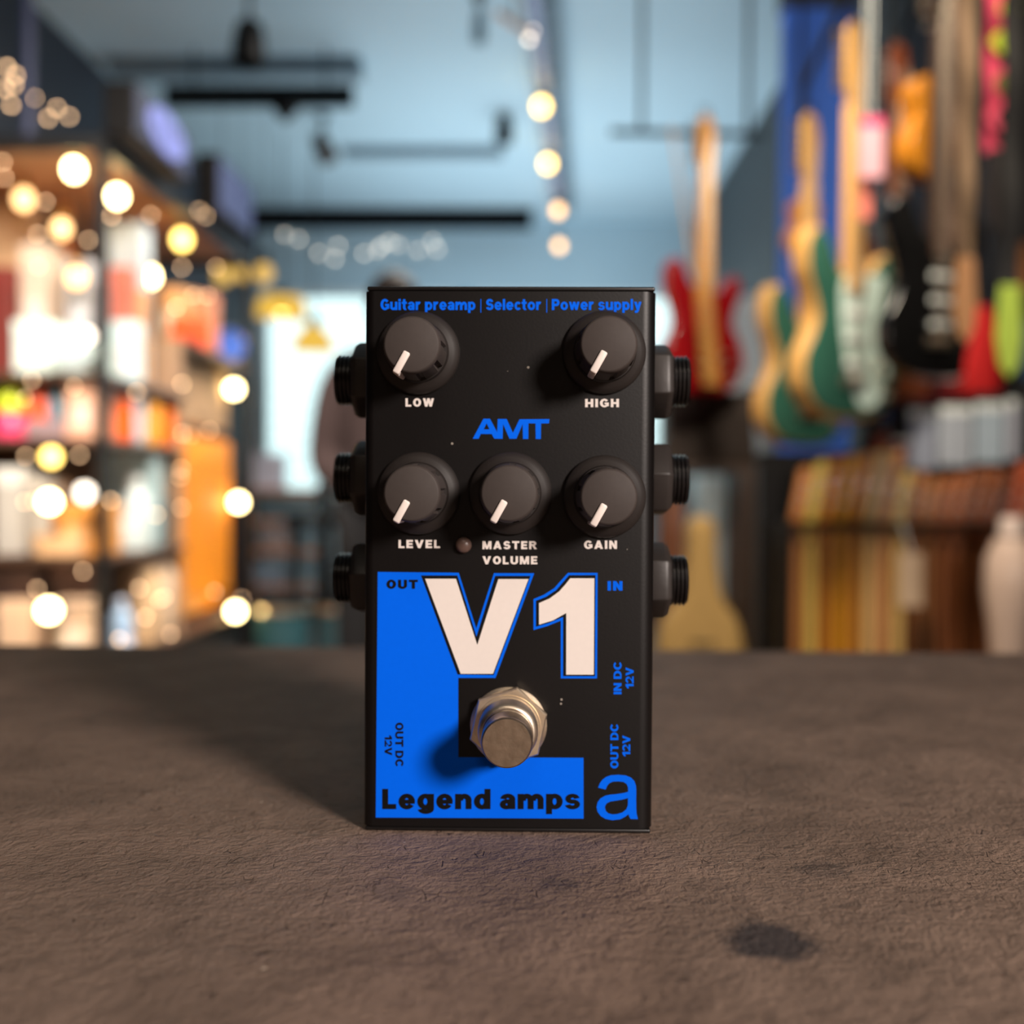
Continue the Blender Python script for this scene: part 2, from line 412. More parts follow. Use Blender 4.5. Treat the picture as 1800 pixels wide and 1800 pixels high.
G = {
 'L': _rc(0, 25, 0, 100) + _rc(0, 66, 0, 21), 'O': _rg(46, 50, 46, 51, 27, 21, 0, 360),
 'W': [[(0, 100), (26, 100), (51, 0), (25, 0)], [(25, 0), (51, 0), (77, 100), (51, 100)], [(51, 100), (77, 100), (103, 0), (77, 0)], [(77, 0), (103, 0), (128, 100), (102, 100)]],
 'H': _rc(0, 26, 0, 100) + _rc(60, 86, 0, 100) + _rc(20, 66, 39, 60), 'I': _rc(0, 26, 0, 100),
 'G': _rg(47, 50, 47, 51, 27, 20, 38, 318) + _rc(50, 93, 37, 55) + _rc(68, 93, 12, 55),
 'E': _rc(0, 26, 0, 100) + _rc(0, 72, 0, 21) + _rc(0, 66, 40, 60) + _rc(0, 72, 79, 100),
 'V': [[(0, 100), (28, 100), (62, 0), (36, 0)], [(98, 100), (70, 100), (36, 0), (62, 0)]],
 'M': _rc(0, 23, 0, 100) + _rc(83, 106, 0, 100) + [[(0, 100), (32, 100), (63, 0), (43, 0)], [(106, 100), (74, 100), (43, 0), (63, 0)]],
 'A': [[(0, 0), (28, 0), (62, 100), (36, 100)], [(98, 0), (70, 0), (36, 100), (62, 100)]] + _rc(24, 74, 17, 36),
 'S': _rg(41, 70, 38, 31, 25, 20, 15, 270) + _rg(41, 30, 41, 31, 25, 20, 90, -162),
 'T': _rc(0, 84, 79, 100) + _rc(29, 55, 0, 100),
 'R': _rc(0, 26, 0, 100) + _rg(50, 71, 34, 29, 26, 20, -90, 90) + _rc(0, 50, 80, 100) + _rc(0, 50, 42, 62) + [[(36, 46), (62, 46), (92, 0), (62, 0)]],
 'U': _rc(0, 26, 33, 100) + _rc(60, 86, 33, 100) + _rg(43, 33, 43, 34, 26, 21, 180, 360),
 'N': _rc(0, 25, 0, 100) + _rc(61, 86, 0, 100) + [[(0, 100), (27, 100), (86, 0), (59, 0)]],
 'D': _rc(0, 26, 0, 100) + _rg(40, 50, 48, 50, 27, 20, -90, 90) + _rc(0, 40, 80, 100) + _rc(0, 40, 0, 20),
 'C': _rg(47, 50, 47, 51, 27, 21, 36, 324),
 'P': _rc(0, 26, 0, 100) + _rg(48, 68, 35, 32, 26, 20, -90, 90) + _rc(0, 48, 80, 100) + _rc(0, 48, 36, 56),
 '1': _rc(26, 52, 0, 100) + [[(30, 100), (0, 78), (0, 58), (30, 68)]],
 '2': _rg(40, 67, 39, 34, 26, 20, -30, 172) + [[(78, 58), (56, 50), (4, 8), (4, 0), (34, 14)]] + _rc(0, 80, 0, 21),
 'g': _rg(38, 37, 38, 38, 25, 18, 0, 360) + _rc(54, 79, 0, 74) + _rg(40, 0, 39, 25, 25, 17, 198, 360),
 'u': _rc(0, 25, 27, 74) + _rc(53, 78, 0, 74) + _rg(36, 28, 36, 29, 25, 20, 180, 345),
 'i': _rc(0, 25, 0, 74) + _rc(0, 25, 82, 100), 'l': _rc(0, 25, 0, 100),
 't': _rc(13, 38, 22, 98) + _rc(0, 54, 56, 74) + _rg(40, 22, 27, 23, 25, 19, 180, 292),
 'a': _rg(31, 22, 31, 23, 24, 15, 0, 360) + _rc(47, 72, 0, 50) + _rg(37, 49, 35, 26, 25, 17, 0, 168) + _rc(30, 60, 33, 46),
 'r': _rc(0, 25, 0, 74) + _rg(38, 42, 36, 33, 26, 22, 62, 180),
 'p': _rg(41, 37, 38, 38, 25, 18, 0, 360) + _rc(0, 25, -26, 74),
 'e': _rg(39, 37, 39, 38, 25, 17, 0, 322) + _rc(16, 77, 28, 44),
 'm': _rc(0, 25, 0, 74) + _rc(51, 76, 0, 44) + _rc(102, 127, 0, 44) + _rg(44, 44, 32, 31, 25, 20, 0, 180) + _rg(95, 44, 32, 31, 25, 20, 0, 180),
 'n': _rc(0, 25, 0, 74) + _rg(44, 44, 34, 31, 25, 20, 0, 180) + _rc(53, 78, 0, 44),
 'c': _rg(38, 37, 38, 38, 25, 18, 42, 318), 'o': _rg(40, 37, 40, 38, 25, 18, 0, 360),
 'y': [[(0, 74), (27, 74), (56, -4), (38, -8), (28, 2)], [(80, 74), (53, 74), (26, -6), (48, -14)], [(8, -26), (34, -26), (48, -14), (26, -6), (8, -8)]],
 'd': _rg(38, 37, 38, 38, 25, 18, 0, 360) + _rc(54, 79, 0, 100), '|': _rc(10, 16, -24, 100),
}
G['w'] = _sc(G['W'], .9, .74); G['s'] = _sc(G['S'], .86, .74)
def _fat(q, d):
    a = sum(q[i][0] * q[(i + 1) % len(q)][1] - q[(i + 1) % len(q)][0] * q[i][1] for i in range(len(q)))
    sg = 1 if a > 0 else -1; out = []; n = len(q)
    for i in range(n):
        p0, p1, p2 = Vector(q[i - 1]), Vector(q[i]), Vector(q[(i + 1) % n])
        e0, e1 = (p1 - p0).normalized(), (p2 - p1).normalized()
        n0, n1 = Vector((e0.y, -e0.x)) * sg, Vector((e1.y, -e1.x)) * sg
        b = n0 + n1; k = d / max(.35, (1 + n0.dot(n1)))
        out.append((p1.x + b.x * k, p1.y + b.y * k))
    return out
def text(name, s, m, boxpx, layer=.00006, rot=0, gap=9, bold=0, parent=ped, conv=L2):
    polys, x = [], 0
    for ch in s:
        if ch == ' ': x += 36; continue
        g = G[ch]; w = max(p[0] for q in g for p in q)
        polys += [[(x + a, b) for a, b in q] for q in g]
        x += w + (18 if ch == '|' else gap)
    if rot == 90: polys = [[(-b, a) for a, b in q] for q in polys]
    if rot == -90: polys = [[(b, -a) for a, b in q] for q in polys]
    if bold: polys = [_fat(q, bold) for q in polys]
    X = [p[0] for q in polys for p in q]; Y = [p[1] for q in polys for p in q]
    x0, x1, y0, y1 = min(X), max(X), min(Y), max(Y)
    bx0, by0, bx1, by1 = boxpx
    bm = bmesh.new()
    for k, q in enumerate(polys):
        vs = []
        for a, b in q:
            xx, zz = conv(bx0 + (a - x0) / (x1 - x0) * (bx1 - bx0), by1 - (b - y0) / (y1 - y0) * (by1 - by0))
            vs.append(bm.verts.new((xx, -layer - (k % 75) * 7e-7, zz)))
        f = bm.faces.new(vs); f.normal_update()
        if f.normal.y > 0: f.normal_flip()
    me = bpy.data.meshes.new(name); bm.to_mesh(me); bm.free(); me.materials.append(m)
    o = bpy.data.objects.new(name, me); COL.objects.link(o); o.parent = parent
    return o
blueL = [(664, 1005.3), (806.4, 1006.8), (837.2, 1105), (868.2, 1007.5), (939, 1007.6), (871, 1191.6), (805.4, 1191.6), (805.6, 1331), (1025.6, 1332), (1025.8, 1438.9), (660.6, 1437)]
poly('blue_panel', [blueL], m_pblue, .00003)
poly('letter_outline', [[(740, 1011.5), (804, 1011.5), (837.6, 1119), (870.6, 1012.3), (932.5, 1012.3), (867.8, 1186.6), (804.3, 1185.6)]], m_pblack, .00005)
poly('letter', [[(747.4, 1017.3), (801.6, 1017.3), (839, 1133.8), (876, 1017.8), (929, 1017.8), (866.6, 1184.3), (809.9, 1184.3)]], m_pwhite, .00008)['label'] = 'large white letter V'
poly('digit_border', [[(998.3, 1007), (1050.4, 1007), (1049.4, 1192.4), (985.8, 1192.4), (985.8, 1091), (962, 1100.5), (937.8, 1107.5), (937.8, 1053), (956, 1045.5), (974, 1034)]], m_pblue, .00003)
poly('digit_outline', [[(1000.3, 1011), (1046.8, 1011), (1045.9, 1188.6), (989.8, 1188.6), (989.8, 1084.5), (965, 1095), (942, 1101.7), (942, 1056), (960, 1049), (978, 1037)]], m_pblack, .00005)
poly('digit', [[(1002.3, 1016.5), (1044.7, 1016.5), (1043.7, 1185.8), (995.2, 1185.8), (995.4, 1077.5), (972, 1090.5), (947.5, 1098), (947.5, 1060), (966, 1052), (983, 1039.5), (994, 1027)]], m_pwhite, .00008)['label'] = 'large white digit 1'
cz = lambda a, b_: L2(820 + a * .08889, 725 + b_ * .08889)
poly('maker_lettering', [[(125, 520), (335, 125), (465, 125), (607, 390), (618, 130), (795, 130), (918, 405), (1050, 135), (1640, 132), (1632, 215), (1475, 218), (1470, 525), (1370, 525), (1365, 218), (1225, 215), (1222, 525), (1118, 525), (1110, 228), (988, 520), (850, 520), (722, 228), (715, 520), (555, 520), (530, 490), (503, 428), (282, 424), (240, 520)], [(340, 335), (398, 215), (455, 335)]], m_pblue, .00004, conv=cz)
cz = lambda a, b_: L2(1040 + a * .05556, 1350 + b_ * .05556)
poly('letter_emblem', [[(205, 620), (260, 480), (340, 370), (460, 280), (600, 230), (830, 212), (1080, 235), (1240, 300), (1350, 410), (1400, 550), (1412, 700), (1408, 1000), (1410, 1250), (1420, 1430), (1465, 1615), (1230, 1612), (1190, 1530), (1165, 1460), (1060, 1540), (900, 1620), (660, 1650), (440, 1610), (290, 1520), (190, 1390), (155, 1230), (190, 1080), (280, 960), (420, 880), (560, 845), (780, 825), (980, 795), (1155, 752), (1150, 610), (1110, 510), (1010, 440), (830, 420), (670, 430), (560, 480), (490, 560), (445, 680)],
    [(1150, 950), (960, 1000), (780, 1030), (600, 1055), (480, 1110), (425, 1200), (420, 1260), (450, 1360), (530, 1435), (660, 1465), (820, 1455), (980, 1400), (1100, 1300), (1145, 1180)]], m_pblue, .00004, conv=cz)
T = lambda s, m, b, **k: text('lettering', s, m, b, **k)
T('Guitar preamp | Selector | Power supply', m_pblue, (669, 525.5, 1127.5, 550), gap=13, bold=1)
T('LOW', m_pwhite, (712.8, 700, 763, 715), gap=24, bold=1.5)
T('HIGH', m_pwhite, (1028.5, 701, 1088, 716), gap=24, bold=1.5)
T('LEVEL', m_pwhite, (700.5, 949, 773.6, 963.5), gap=24, bold=1.5)
T('MASTER', m_pwhite, (848, 951, 944, 965.5), gap=24, bold=1.5)
T('VOLUME', m_pwhite, (848, 977.5, 944.5, 992), gap=24, bold=1.5)
T('GAIN', m_pwhite, (1026.6, 950, 1084.6, 965), gap=24, bold=1.5)
T('OUT', m_pblack, (679.4, 1018.8, 734.6, 1035), gap=26, bold=3)
T('IN', m_pblue, (1068, 1021.5, 1094.6, 1038), gap=26, bold=3)
T('IN DC', m_pblue, (1078.4, 1163.6, 1092.6, 1220.3), rot=90)
T('12V', m_pblue, (1099.5, 1173, 1113.8, 1210), rot=90)
T('OUT DC', m_pblue, (1072.7, 1272.8, 1087, 1350.6), rot=90)
T('12V', m_pblue, (1093.9, 1292.6, 1107.8, 1329.3), rot=90)
T('OUT DC', m_pblack, (695, 1270, 709.3, 1347), rot=-90)
T('12V', m_pblack, (676.3, 1292.4, 689.3, 1327.6), rot=-90)
T('Legend amps', m_pblack, (671.8, 1386.5, 1019.8, 1431), gap=18, bold=3)
# knobs ------------------------------------------------------------------
def make_knob(px, py):
    x, zz = L2(px, py)
    k = bpy.data.objects.new('control_knob', None); COL.objects.link(k); k.parent = ped; k.location = (x, 0, zz)
    bm = NB(); lathe(bm, [(.0085, .0001), (.0085, .0008), (.0082, .0013), (.0073, .0018), (.0064, .0024), (.0061, .0034), (0, .0034)], 'y', 64)
    fin('skirt', bm, m_skirt, k, smooth=True)
    def fl(r, h, a):
        q = (a / (2 * math.pi) * 9) % 1
        return r - (.00055 if q < .22 else 0) * (1 if h < .0122 else .0)
    bm = NB(); lathe(bm, [(.0060, .003), (.00600, .0045), (.00575, .0108), (.00568, .0118), (.00562, .0123), (.0055, .0128), (.0053, .01315), (.0050, .0133), (0, .0133)], 'y', 108, fn=fl)
    fin('cap', bm, m_knob, k, smooth=True)
    bm = NB(); a = R(29)
    box(bm, -.00075, .00075, -.0139, -.0130, -.0064, -.0016, bev=.0004, seg=3)
    box(bm, -.00070, .00070, -.0134, -.0045, -.0065, -.0054, bev=.0003, seg=2)
    o = fin('pointer', bm, m_point, k, smooth=True); o.rotation_euler = (0, a, 0); o['label'] = 'ivory pointer'
    return k
for px, py in ((736, 621), (1062, 620), (736, 867), (897, 867), (1062, 873)): make_knob(px, py)
# status lamp, off
x, zz = L2(815, 958)
bm = NB(); lathe(bm, [(.00165, 0), (.00165, .0007), (.0014, .0012), (.0009, .00155), (0, .0017)], 'y', 32)
o = fin('status_lamp', bm, mat('unlit_lamp_epoxy', (104, 82, 74), .35, var=.1, scale=900), ped, (x, 0, zz), smooth=True); o['label'] = 'dull brown unlit indicator lamp'
# foot switch ------------------------------------------------------------
x, zz = L2(894, 1274)
fs = bpy.data.objects.new('foot_switch', None); COL.objects.link(fs); fs.parent = ped; fs.location = (x, 0, zz); fs['label'] = 'worn nickel foot switch'
bm = NB(); lathe(bm, [(.0079, 0), (.0079, .0006), (.0073, .0011), (0, .0011)], 'y', 64); fin('washer', bm, m_brass, fs, smooth=True)
bm = NB(); lathe(bm, [(.0083, .0008), (.0083, .0024), (.0080, .0027), (.0062, .0027)], 'y', 6, a0=R(78))
lathe(bm, [(.0067, .0026), (.0066, .0029), (.0062, .0029)], 'y', 48)
fin('hex_nut', bm, m_brass, fs)
pr = [(.0060, .003)]
for i in range(5): pr += [(.00605, .0034 + i * .0008), (.00575, .0038 + i * .0008)]
pr += [(.0059, .0076), (.0055, .0081), (.0050, .0083), (0, .0083)]
bm = NB(); lathe(bm, pr, 'y', 48); fin('threaded_bush', bm, m_chrome, fs, smooth=True)
bm = NB(); lathe(bm, [(.0051, .0078), (.0051, .0098), (.0047, .0101), (.0047, .0104), (.0050, .0107), (.0050, .0155), (.00488, .0161), (.0046, .0164), (0, .0164)], 'y', 64)
fin('button', bm, m_cap, fs, smooth=True)
# jacks ------------------------------------------------------------------
def make_jack(side, py, rot):
    zz = P(935, py, D + .022).z - TABLE
    j = bpy.data.objects.new('jack_socket', None); COL.objects.link(j); j.parent = ped; j.location = (side * PW, .022, zz)
    s = side
    bm = NB(); lathe(bm, [(.0086, 0), (.0086, s * .0044), (.0078, s * .0056), (.0056, s * .0057)], 'x', 6, a0=R(rot)); bmesh.ops.recalc_face_normals(bm, faces=bm.faces)
    bmesh.ops.bevel(bm, geom=list(bm.edges), offset=.00028, segments=2, profile=.5, affect='EDGES'); fin('hex_nut', bm, m_nut, j, smooth=True)
    pr = [(.0052, s * .004)]
    for i in range(4):
        h = .0058 + i * .0009
        pr += [(.0051, s * h), (.0057, s * (h + .00028)), (.0057, s * (h + .00050)), (.0051, s * (h + .00078))]
    pr += [(.0052, s * .0095), (.0036, s * .0097), (.0034, s * .006), (0, s * .006)]
    bm = NB(); lathe(bm, pr, 'x', 40); fin('threaded_sleeve', bm, m_thread, j, smooth=True)
for py, rl, rr in ((670, 30, 22), (842, 25, -8), (1018, 50, 26)):
    make_jack(-1, py, rl); make_jack(1, py, rr)
# ================ background
m_bulb = {k: glow('lit_bulb_' + k, c, v) for k, c, v in (('white', (1.0, .78, .36), 24), ('yellow', (1.0, .66, .16), 9), ('amber', (1.0, .58, .24), 5.0), ('fairy', (1.0, .62, .34), 11), ('pale', (1.0, .86, .70), 6), ('dim', (1.0, .60, .13), 1.0))}
m_brasslamp = mat('aged_brass', (150, 112, 62), .35, 1.0)
m_cord = mat('black_cord', (18, 17, 17), .6)
# ---- display unit ------------------------------------------------------
X0, X1, Y0, Y1 = XL + .03, -1.43, 3.6, 5.52
SH = [.42, .79, 1.19, 1.41]
m_frame = mat('black_steel_frame', (14, 13, 14), .45)
m_shelf = wood('walnut_shelf', (86, 60, 44), .5)
m_back = wood('pale_beech_back', (176, 142, 112), .6, var=.15)
un = thing('display_shelving', 'tall black steel display shelving with wooden shelves at the shop wall left of the pedal', 'shelving', (0, 0, 0))
TOP = PZ(236, Y0)
for px_, py_ in ((X0, Y0), (X1 - .036, Y0), (X0, Y1 - .036), (X1 - .03, Y1 - .036)):
    bm = NB(); box(bm, px_, px_ + .036, py_, py_ + .036, 0, TOP, bev=.003, seg=1); fin('post', bm, m_frame, un)
for y in (Y0, Y1 - .036):
    bm = NB(); box(bm, X0 + .036, X1 - .036, y + .002, y + .034, TOP - .05, TOP, bev=.003, seg=1); fin('top_rail', bm, m_frame, un)
for x in (X0, X1 - .036):
    bm = NB(); box(bm, x + .002, x + .034, Y0 + .036, Y1 - .036, TOP - .05, TOP, bev=.003, seg=1); fin('top_rail', bm, m_frame, un)
bm = NB(); box(bm, X0, X0 + .015, Y0 + .036, Y1 - .036, .1, TOP - .05); fin('back_panel', bm, m_back, un)
for z, ya, yb in ((.42, Y0, Y1), (.79, Y0, 4.46), (1.19, Y0, 4.46), (1.41, Y0, 4.46), (1.64, 4.46, Y1), (.10, Y0, Y1)):
    bm = NB(); box(bm, X0 + .015, X1 - .004, ya + .002, yb, z - .022, z, bev=.002, seg=1); fin('shelf', bm, m_shelf, un)
bm = NB(); box(bm, X0 + .015, X1 - .02, 4.44, 4.46, .42, 1.64); fin('divider', bm, m_back, un)
bm = NB(); box(bm, X0 + .015, X1 - .03, Y0 + .03, Y1 - .03, TOP - .02, TOP - .005); fin('roof_panel', bm, wood('orange_pine_board', (196, 140, 100), .6, var=.15), un)
# ---- sign boxes on the unit -------------------------------------------
m_sign = mat('navy_sign_face', (42, 50, 84), .5, var=.08)
m_lav = glow('lavender_sign_glow', (.36, .40, .95), 1.0)
def sign_box(ptop, pxb, Ya, xin, label, logo):
    z0, z1 = TOP + .001, PZ(ptop, Ya)
    xs = -1.325
    Yb = xs * F / (pxb - 935)
    t = thing('sign_box', label, 'sign', (xs, Ya, z0))
    bm = NB(); box(bm, -xin, -.004, 0, Yb - Ya, 0, z1 - z0, bev=.006); fin('case', bm, m_black, t)
    bm = NB(); box(bm, -.004, 0, .012, Yb - Ya - .012, .012, z1 - z0 - .012); fin('face', bm, m_sign, t)
    if logo:
        cy, cz, ry, rz = (Yb - Ya) * .54, (z1 - z0) * .56, (Yb - Ya) * .34, (z1 - z0) * .42
        bm = NB(); lathe(bm, [(1, .001), (1, .003), (0, .003)], 'x', 40)
        for v in bm.verts: v.co.y = cy + ry * v.co.y; v.co.z = cz + rz * v.co.z
        fin('emblem', bm, m_lav, t)['label'] = 'glowing lavender oval emblem'
        for q, w, a, b in ((-.42, .10, -.5, .75), (-.02, .07, -.7, .55), (.40, .09, -.35, .7)):
            bm = NB(); bm.faces.new([bm.verts.new((.0045, cy + ry * y, cz + rz * z)) for y, z in ((q, a), (q + w, (a + b) / 2 - .1), (q + w * .4, b), (q - w, (a + b) / 2))])
            fin('emblem_stroke', bm, m_sign, t)
    return t
sign_box(140, 330, 3.6, .11, 'black sign box with a glowing lavender oval emblem standing on the display shelving', True)
sign_box(268, 442, 4.55, .10, 'plain navy sign box on the shelving behind the one with the lavender oval emblem', False)
# ---- goods on the shelves ---------------------------------------------
def clampz(z, zt):
    lim = {.42: .765, .79: 1.164, 1.19: 1.385}.get(round(z - .0015, 2), 9)
    return max(z + .03, min(lim, zt))
def carton(label, cat, px0, px1, ytop, Y, z, depth, col, lab=None, name='cardboard_box', g=None, rz=0, lidcol=None, rough=.5):
    z += .0015; x0, x1 = PX(px0, Y), PX(px1, Y); h = clampz(z, PZ(ytop, Y)) - z; w = x1 - x0
    t = thing(name, label, cat, ((x0 + x1) / 2, Y + depth / 2, z), rz, g)
    key = '%d_%d_%d' % tuple(col)
    m = mat('card_' + key, col, rough, var=.08, scale=12)
    bm = NB(); box(bm, -w / 2, w / 2, -depth / 2, depth / 2, 0, h * .8, bev=.004); fin('carton', bm, m, t)
    lc = lidcol or tuple(min(255, int(v * 1.06)) for v in col)
    bm = NB(); box(bm, -w / 2 - .002, w / 2 + .002, -depth / 2 - .002, depth / 2 + .002, h * .8, h, bev=.004); fin('lid', bm, mat('card_%d_%d_%d' % tuple(lc), lc, rough, var=.08, scale=12), t)
    if lab:
        bm = NB(); box(bm, -w * .33, w * .33, -depth / 2 - .003, -depth / 2, h * .2, h * .6, bev=.001, seg=1)
        fin('paper_label', bm, mat('card_%d_%d_%d' % tuple(lab), lab, .5, var=.05), t)
    return t
def bottle(label, cat, pxc, ytop, Y, z, r, col, capcol=(40, 40, 44), name='bottle', g=None, prof=None, big=False):
    z += .0015; h = clampz(z, PZ(ytop, Y)) - z
    t = thing(name, label, cat, (PX(pxc, Y), Y + r, z), 0, g)
    bm = NB(); lathe(bm, prof and [(a * r, b * h) for a, b in prof] or [(r * .92, 0), (r, .02), (r, h * .66), (r * .8, h * .75), (r * .42, h * .82), (r * .42, h * .88)], 'z', 28)
    fin('body', bm, mat('gloss_%d_%d_%d' % tuple(col), col, .3, var=.06), t, smooth=True)
    if big:
        for v in t.children[0].data.vertices: v.co.z *= .62
    bm = NB(); lathe(bm, [(r * .9, h * .50), (r * .95, h * .62), (r * .8, h * .85), (r * .4, h), (0, h)] if big else [(r * .46, h * .875), (r * .46, h * .98), (r * .4, h), (0, h)], 'z', 24)
    fin('cap', bm, mat('gloss_%d_%d_%d' % tuple(capcol), capcol, .4), t, smooth=True)
    return t
FR = 3.66
# front bays (seen from the end of the unit)
carton('long mint white box on the upper shelf below the bright bulb of the shelving', 'box', 24, 88, 566, FR, 1.41, .25, (214, 232, 224), (240, 244, 240))
carton('wide mint white box beside the black corner post on the upper shelf', 'box', 94, 168, 588, FR + .02, 1.41, .25, (206, 226, 220), (190, 206, 210))
carton('cream box standing tall behind the two mint boxes on the upper shelf', 'box', 36, 84, 430, 4.05, 1.41, .18, (226, 206, 186), (240, 230, 220))
carton('grey white box beside the tall cream box on the upper shelf', 'box', 118, 158, 458, 4.02, 1.41, .18, (206, 208, 214))
carton('dark red box at the outer end of the upper shelf', 'box', -20, 20, 470, 4.0, 1.41, .2, (120, 46, 40))
bottle('orange bottle with amber cap hanging high behind the mint boxes', 'bottle', 108, 352, 4.3, 1.41, .045, (206, 120, 62), (226, 150, 84))
carton('sand coloured box stacked high at the outer end of the shelving', 'box', -30, 46, 356, 4.25, 1.41, .15, (214, 176, 136))
bottle('hot pink bottle with large neon yellow top under the mint boxes', 'bottle', 6, 655, FR + .01, 1.19, .058, (248, 70, 120), (214, 232, 40), big=True)
bottle('orange red bottle between the neon bottle and the teal tin', 'bottle', 62, 656, FR + .03, 1.19, .034, (246, 92, 44), (246, 120, 70))
bottle('small teal grey tin beside the orange red bottle', 'tin', 93, 692, FR + .02, 1.19, .022, (76, 122, 140), (160, 176, 180), 'tin', prof=[(1, 0), (1, .8), (.7, .86)])
carton('peach box against the corner post on the shelf under the mint boxes', 'box', 116, 168, 668, FR, 1.19, .17, (228, 176, 146), (240, 206, 190))
carton('low mauve box lying under the peach box shelf edge', 'box', 44, 110, 742, FR - .03, 1.19, .05, (150, 128, 132))
carton('pale grey box with white lid on the middle shelf, outer end', 'box', -10, 40, 828, FR, .79, .24, (186, 180, 172), lidcol=(226, 224, 218))
carton('second pale grey box on the middle shelf, under the glowing lamps', 'box', 57, 88, 850, FR + .05, .79, .2, (198, 190, 178))
carton('ochre orange box on the middle shelf beside the corner post', 'box', 92, 168, 890, FR, .79, .24, (232, 158, 74), (240, 190, 130))
carton('flat tan box in front of the ochre orange box', 'box', 58, 140, 946, FR - .05, .79, .04, (222, 178, 134))
carton('brown mauve case lying on the lower shelf at the outer end', 'case', -12, 60, 1008, FR + .09, .42, .2, (132, 106, 100), name='storage_case', lidcol=(142, 118, 112))
carton('cream box on the lower shelf in front of the mauve case', 'box', -6, 58, 1064, FR - .03, .42, .1, (228, 192, 160))
carton('second cream box on the lower shelf beside the corner post', 'box', 92, 160, 1062, FR - .03, .42, .12, (230, 194, 162), (240, 220, 200))
carton('dusty brown box behind the second cream box on the lower shelf', 'box', 92, 162, 1000, FR + .13, .42, .15, (140, 112, 100))
# aisle side, shelves behind the corner post
carton('white box leaning by the corner post on the aisle side upper shelf', 'box', 196, 235, 566, 3.92, 1.41, .1, (208, 228, 232), (226, 190, 200))
carton('pale blue grey panel box standing high behind the corner post', 'box', 192, 250, 392, 4.22, 1.41, .1, (190, 204, 212))
carton('coral red box beside the pale blue grey panel box', 'box', 196, 228, 470, 4.06, 1.41, .08, (214, 112, 92))
carton('tan box on top shelf of the aisle side, lowest front', 'box', 226, 254, 510, 4.15, 1.41, .06, (206, 158, 112))
carton('white and blue box on the aisle side shelf behind the post', 'box', 190, 236, 664, 3.98, 1.19, .12, (196, 214, 226), (120, 160, 220))
bottle('bright orange tub on the aisle side shelf next to the post', 'tub', 205, 700, 3.86, 1.19, .045, (255, 106, 26), (255, 130, 50), 'tub', prof=[(.9, 0), (1, .1), (1, .8), (.7, .86)])
bottle('amber tub beside the bright orange tub', 'tub', 252, 700, 4.13, 1.19, .05, (244, 170, 70), (250, 180, 90), 'tub', prof=[(.9, 0), (1, .1), (1, .8), (.7, .86)])
bottle('deep orange tub, third in the row of tubs behind the post', 'tub', 286, 712, 4.34, 1.19, .034, (255, 120, 10), (255, 140, 30), 'tub', prof=[(.9, 0), (1, .1), (1, .8), (.7, .86)])
carton('pale teal box on the aisle side middle shelf behind the post', 'box', 186, 264, 792, 4.14, .79, .14, (182, 206, 208))
bottle('white bottle on the aisle side middle shelf', 'bottle', 228, 842, 3.98, .79, .055, (206, 220, 220), (226, 232, 230))
bottle('second white bottle nearer the corner post on the middle shelf', 'bottle', 200, 900, 3.91, .79, .035, (208, 218, 216), (190, 200, 204))
carton('dark brown box between the white bottles and the orange amplifier', 'box', 256, 288, 880, 4.31, .79, .1, (56, 44, 38))
bottle('cream round tub on the lower shelf, nearer the corner post', 'tub', 236, 952, 4.1, .42, .075, (232, 194, 150), (238, 210, 176), 'tub', prof=[(.8, 0), (1, .3), (1, .7), (.7, .86)])
bottle('second cream round tub, closer to the orange amplifier', 'tub', 266, 950, 4.28, .42, .07, (222, 194, 166), (220, 206, 196), 'tub', prof=[(.8, 0), (1, .3), (1, .7), (.7, .86)])
bottle('pale blue bottle at the foot of the corner post', 'bottle', 205, 1060, 3.8, .42, .04, (160, 190, 220), (200, 214, 236))
bottle('white bottle with blue cap low on the aisle side', 'bottle', 214, 1120, 3.7, .42, .028, (196, 208, 232), (150, 176, 232))
for i, (a, b, y_, c, l) in enumerate(((282, 318, 506, (216, 160, 104), 'tan box, first in the row above the beige speaker cabinet'), (322, 344, 512, (206, 150, 100), 'brown orange box, second in the row above the beige speaker cabinet'), (347, 372, 516, (214, 140, 104), 'salmon box, third in the row above the beige speaker cabinet'))):
    carton(l, 'box', a, b, y_, (4.62, 4.87, 5.05)[i], 1.64, .12, c, (240, 220, 190), g=None)
for i, (a, l) in enumerate(((312, 'orange red tub, left one of the pair before the salmon box'), (345, 'orange red tub, right one of the pair before the salmon box'))):
    bottle(l, 'tub', a, 548, (4.5, 4.76)[i], 1.64, .045, (242, 92, 40), (250, 140, 70), 'tub', prof=[(.9, 0), (1, .1), (1, .8), (.7, .86)])
# orange cabinet, speaker cabinet, blue tambourine
t = thing('guitar_amplifier', 'vivid orange guitar amplifier cabinet on the lowest shelf of the aisle side', 'amplifier', (-1.745, 5.0, .4215))
m_or = mat('orange_tolex', (246, 146, 8), .55, var=.05, scale=60, bump=.1)
ht = PZ(772, 5.0) - .42 - .03
bm = NB(); box(bm, -.22, .22, -.46, .46, .03, ht + .03, bev=.02, seg=3); fin('cabinet', bm, m_or, t, smooth=True)
bm = NB()
z = .12
while z < ht - .06: box(bm, .218, .226, -.40, .40, z, z + .022, bev=.003, seg=1); z += .03
fin('grille', bm, mat('amber_grille_slats', (240, 150, 20), .6), t)
for a in (-.17, .17):
    for b in (-.4, .4):
        bm = NB(); lathe(bm, [(.025, 0), (.03, .03), (0, .03)], 'z', 16, (a, b, 0)); fin('foot', bm, m_black, t, smooth=True)
bm = NB(); tube(bm, [(0, -.12, ht + .03), (0, -.11, ht + .05), (0, .11, ht + .05), (0, .12, ht + .03)], .009); fin('handle', bm, m_cord, t)
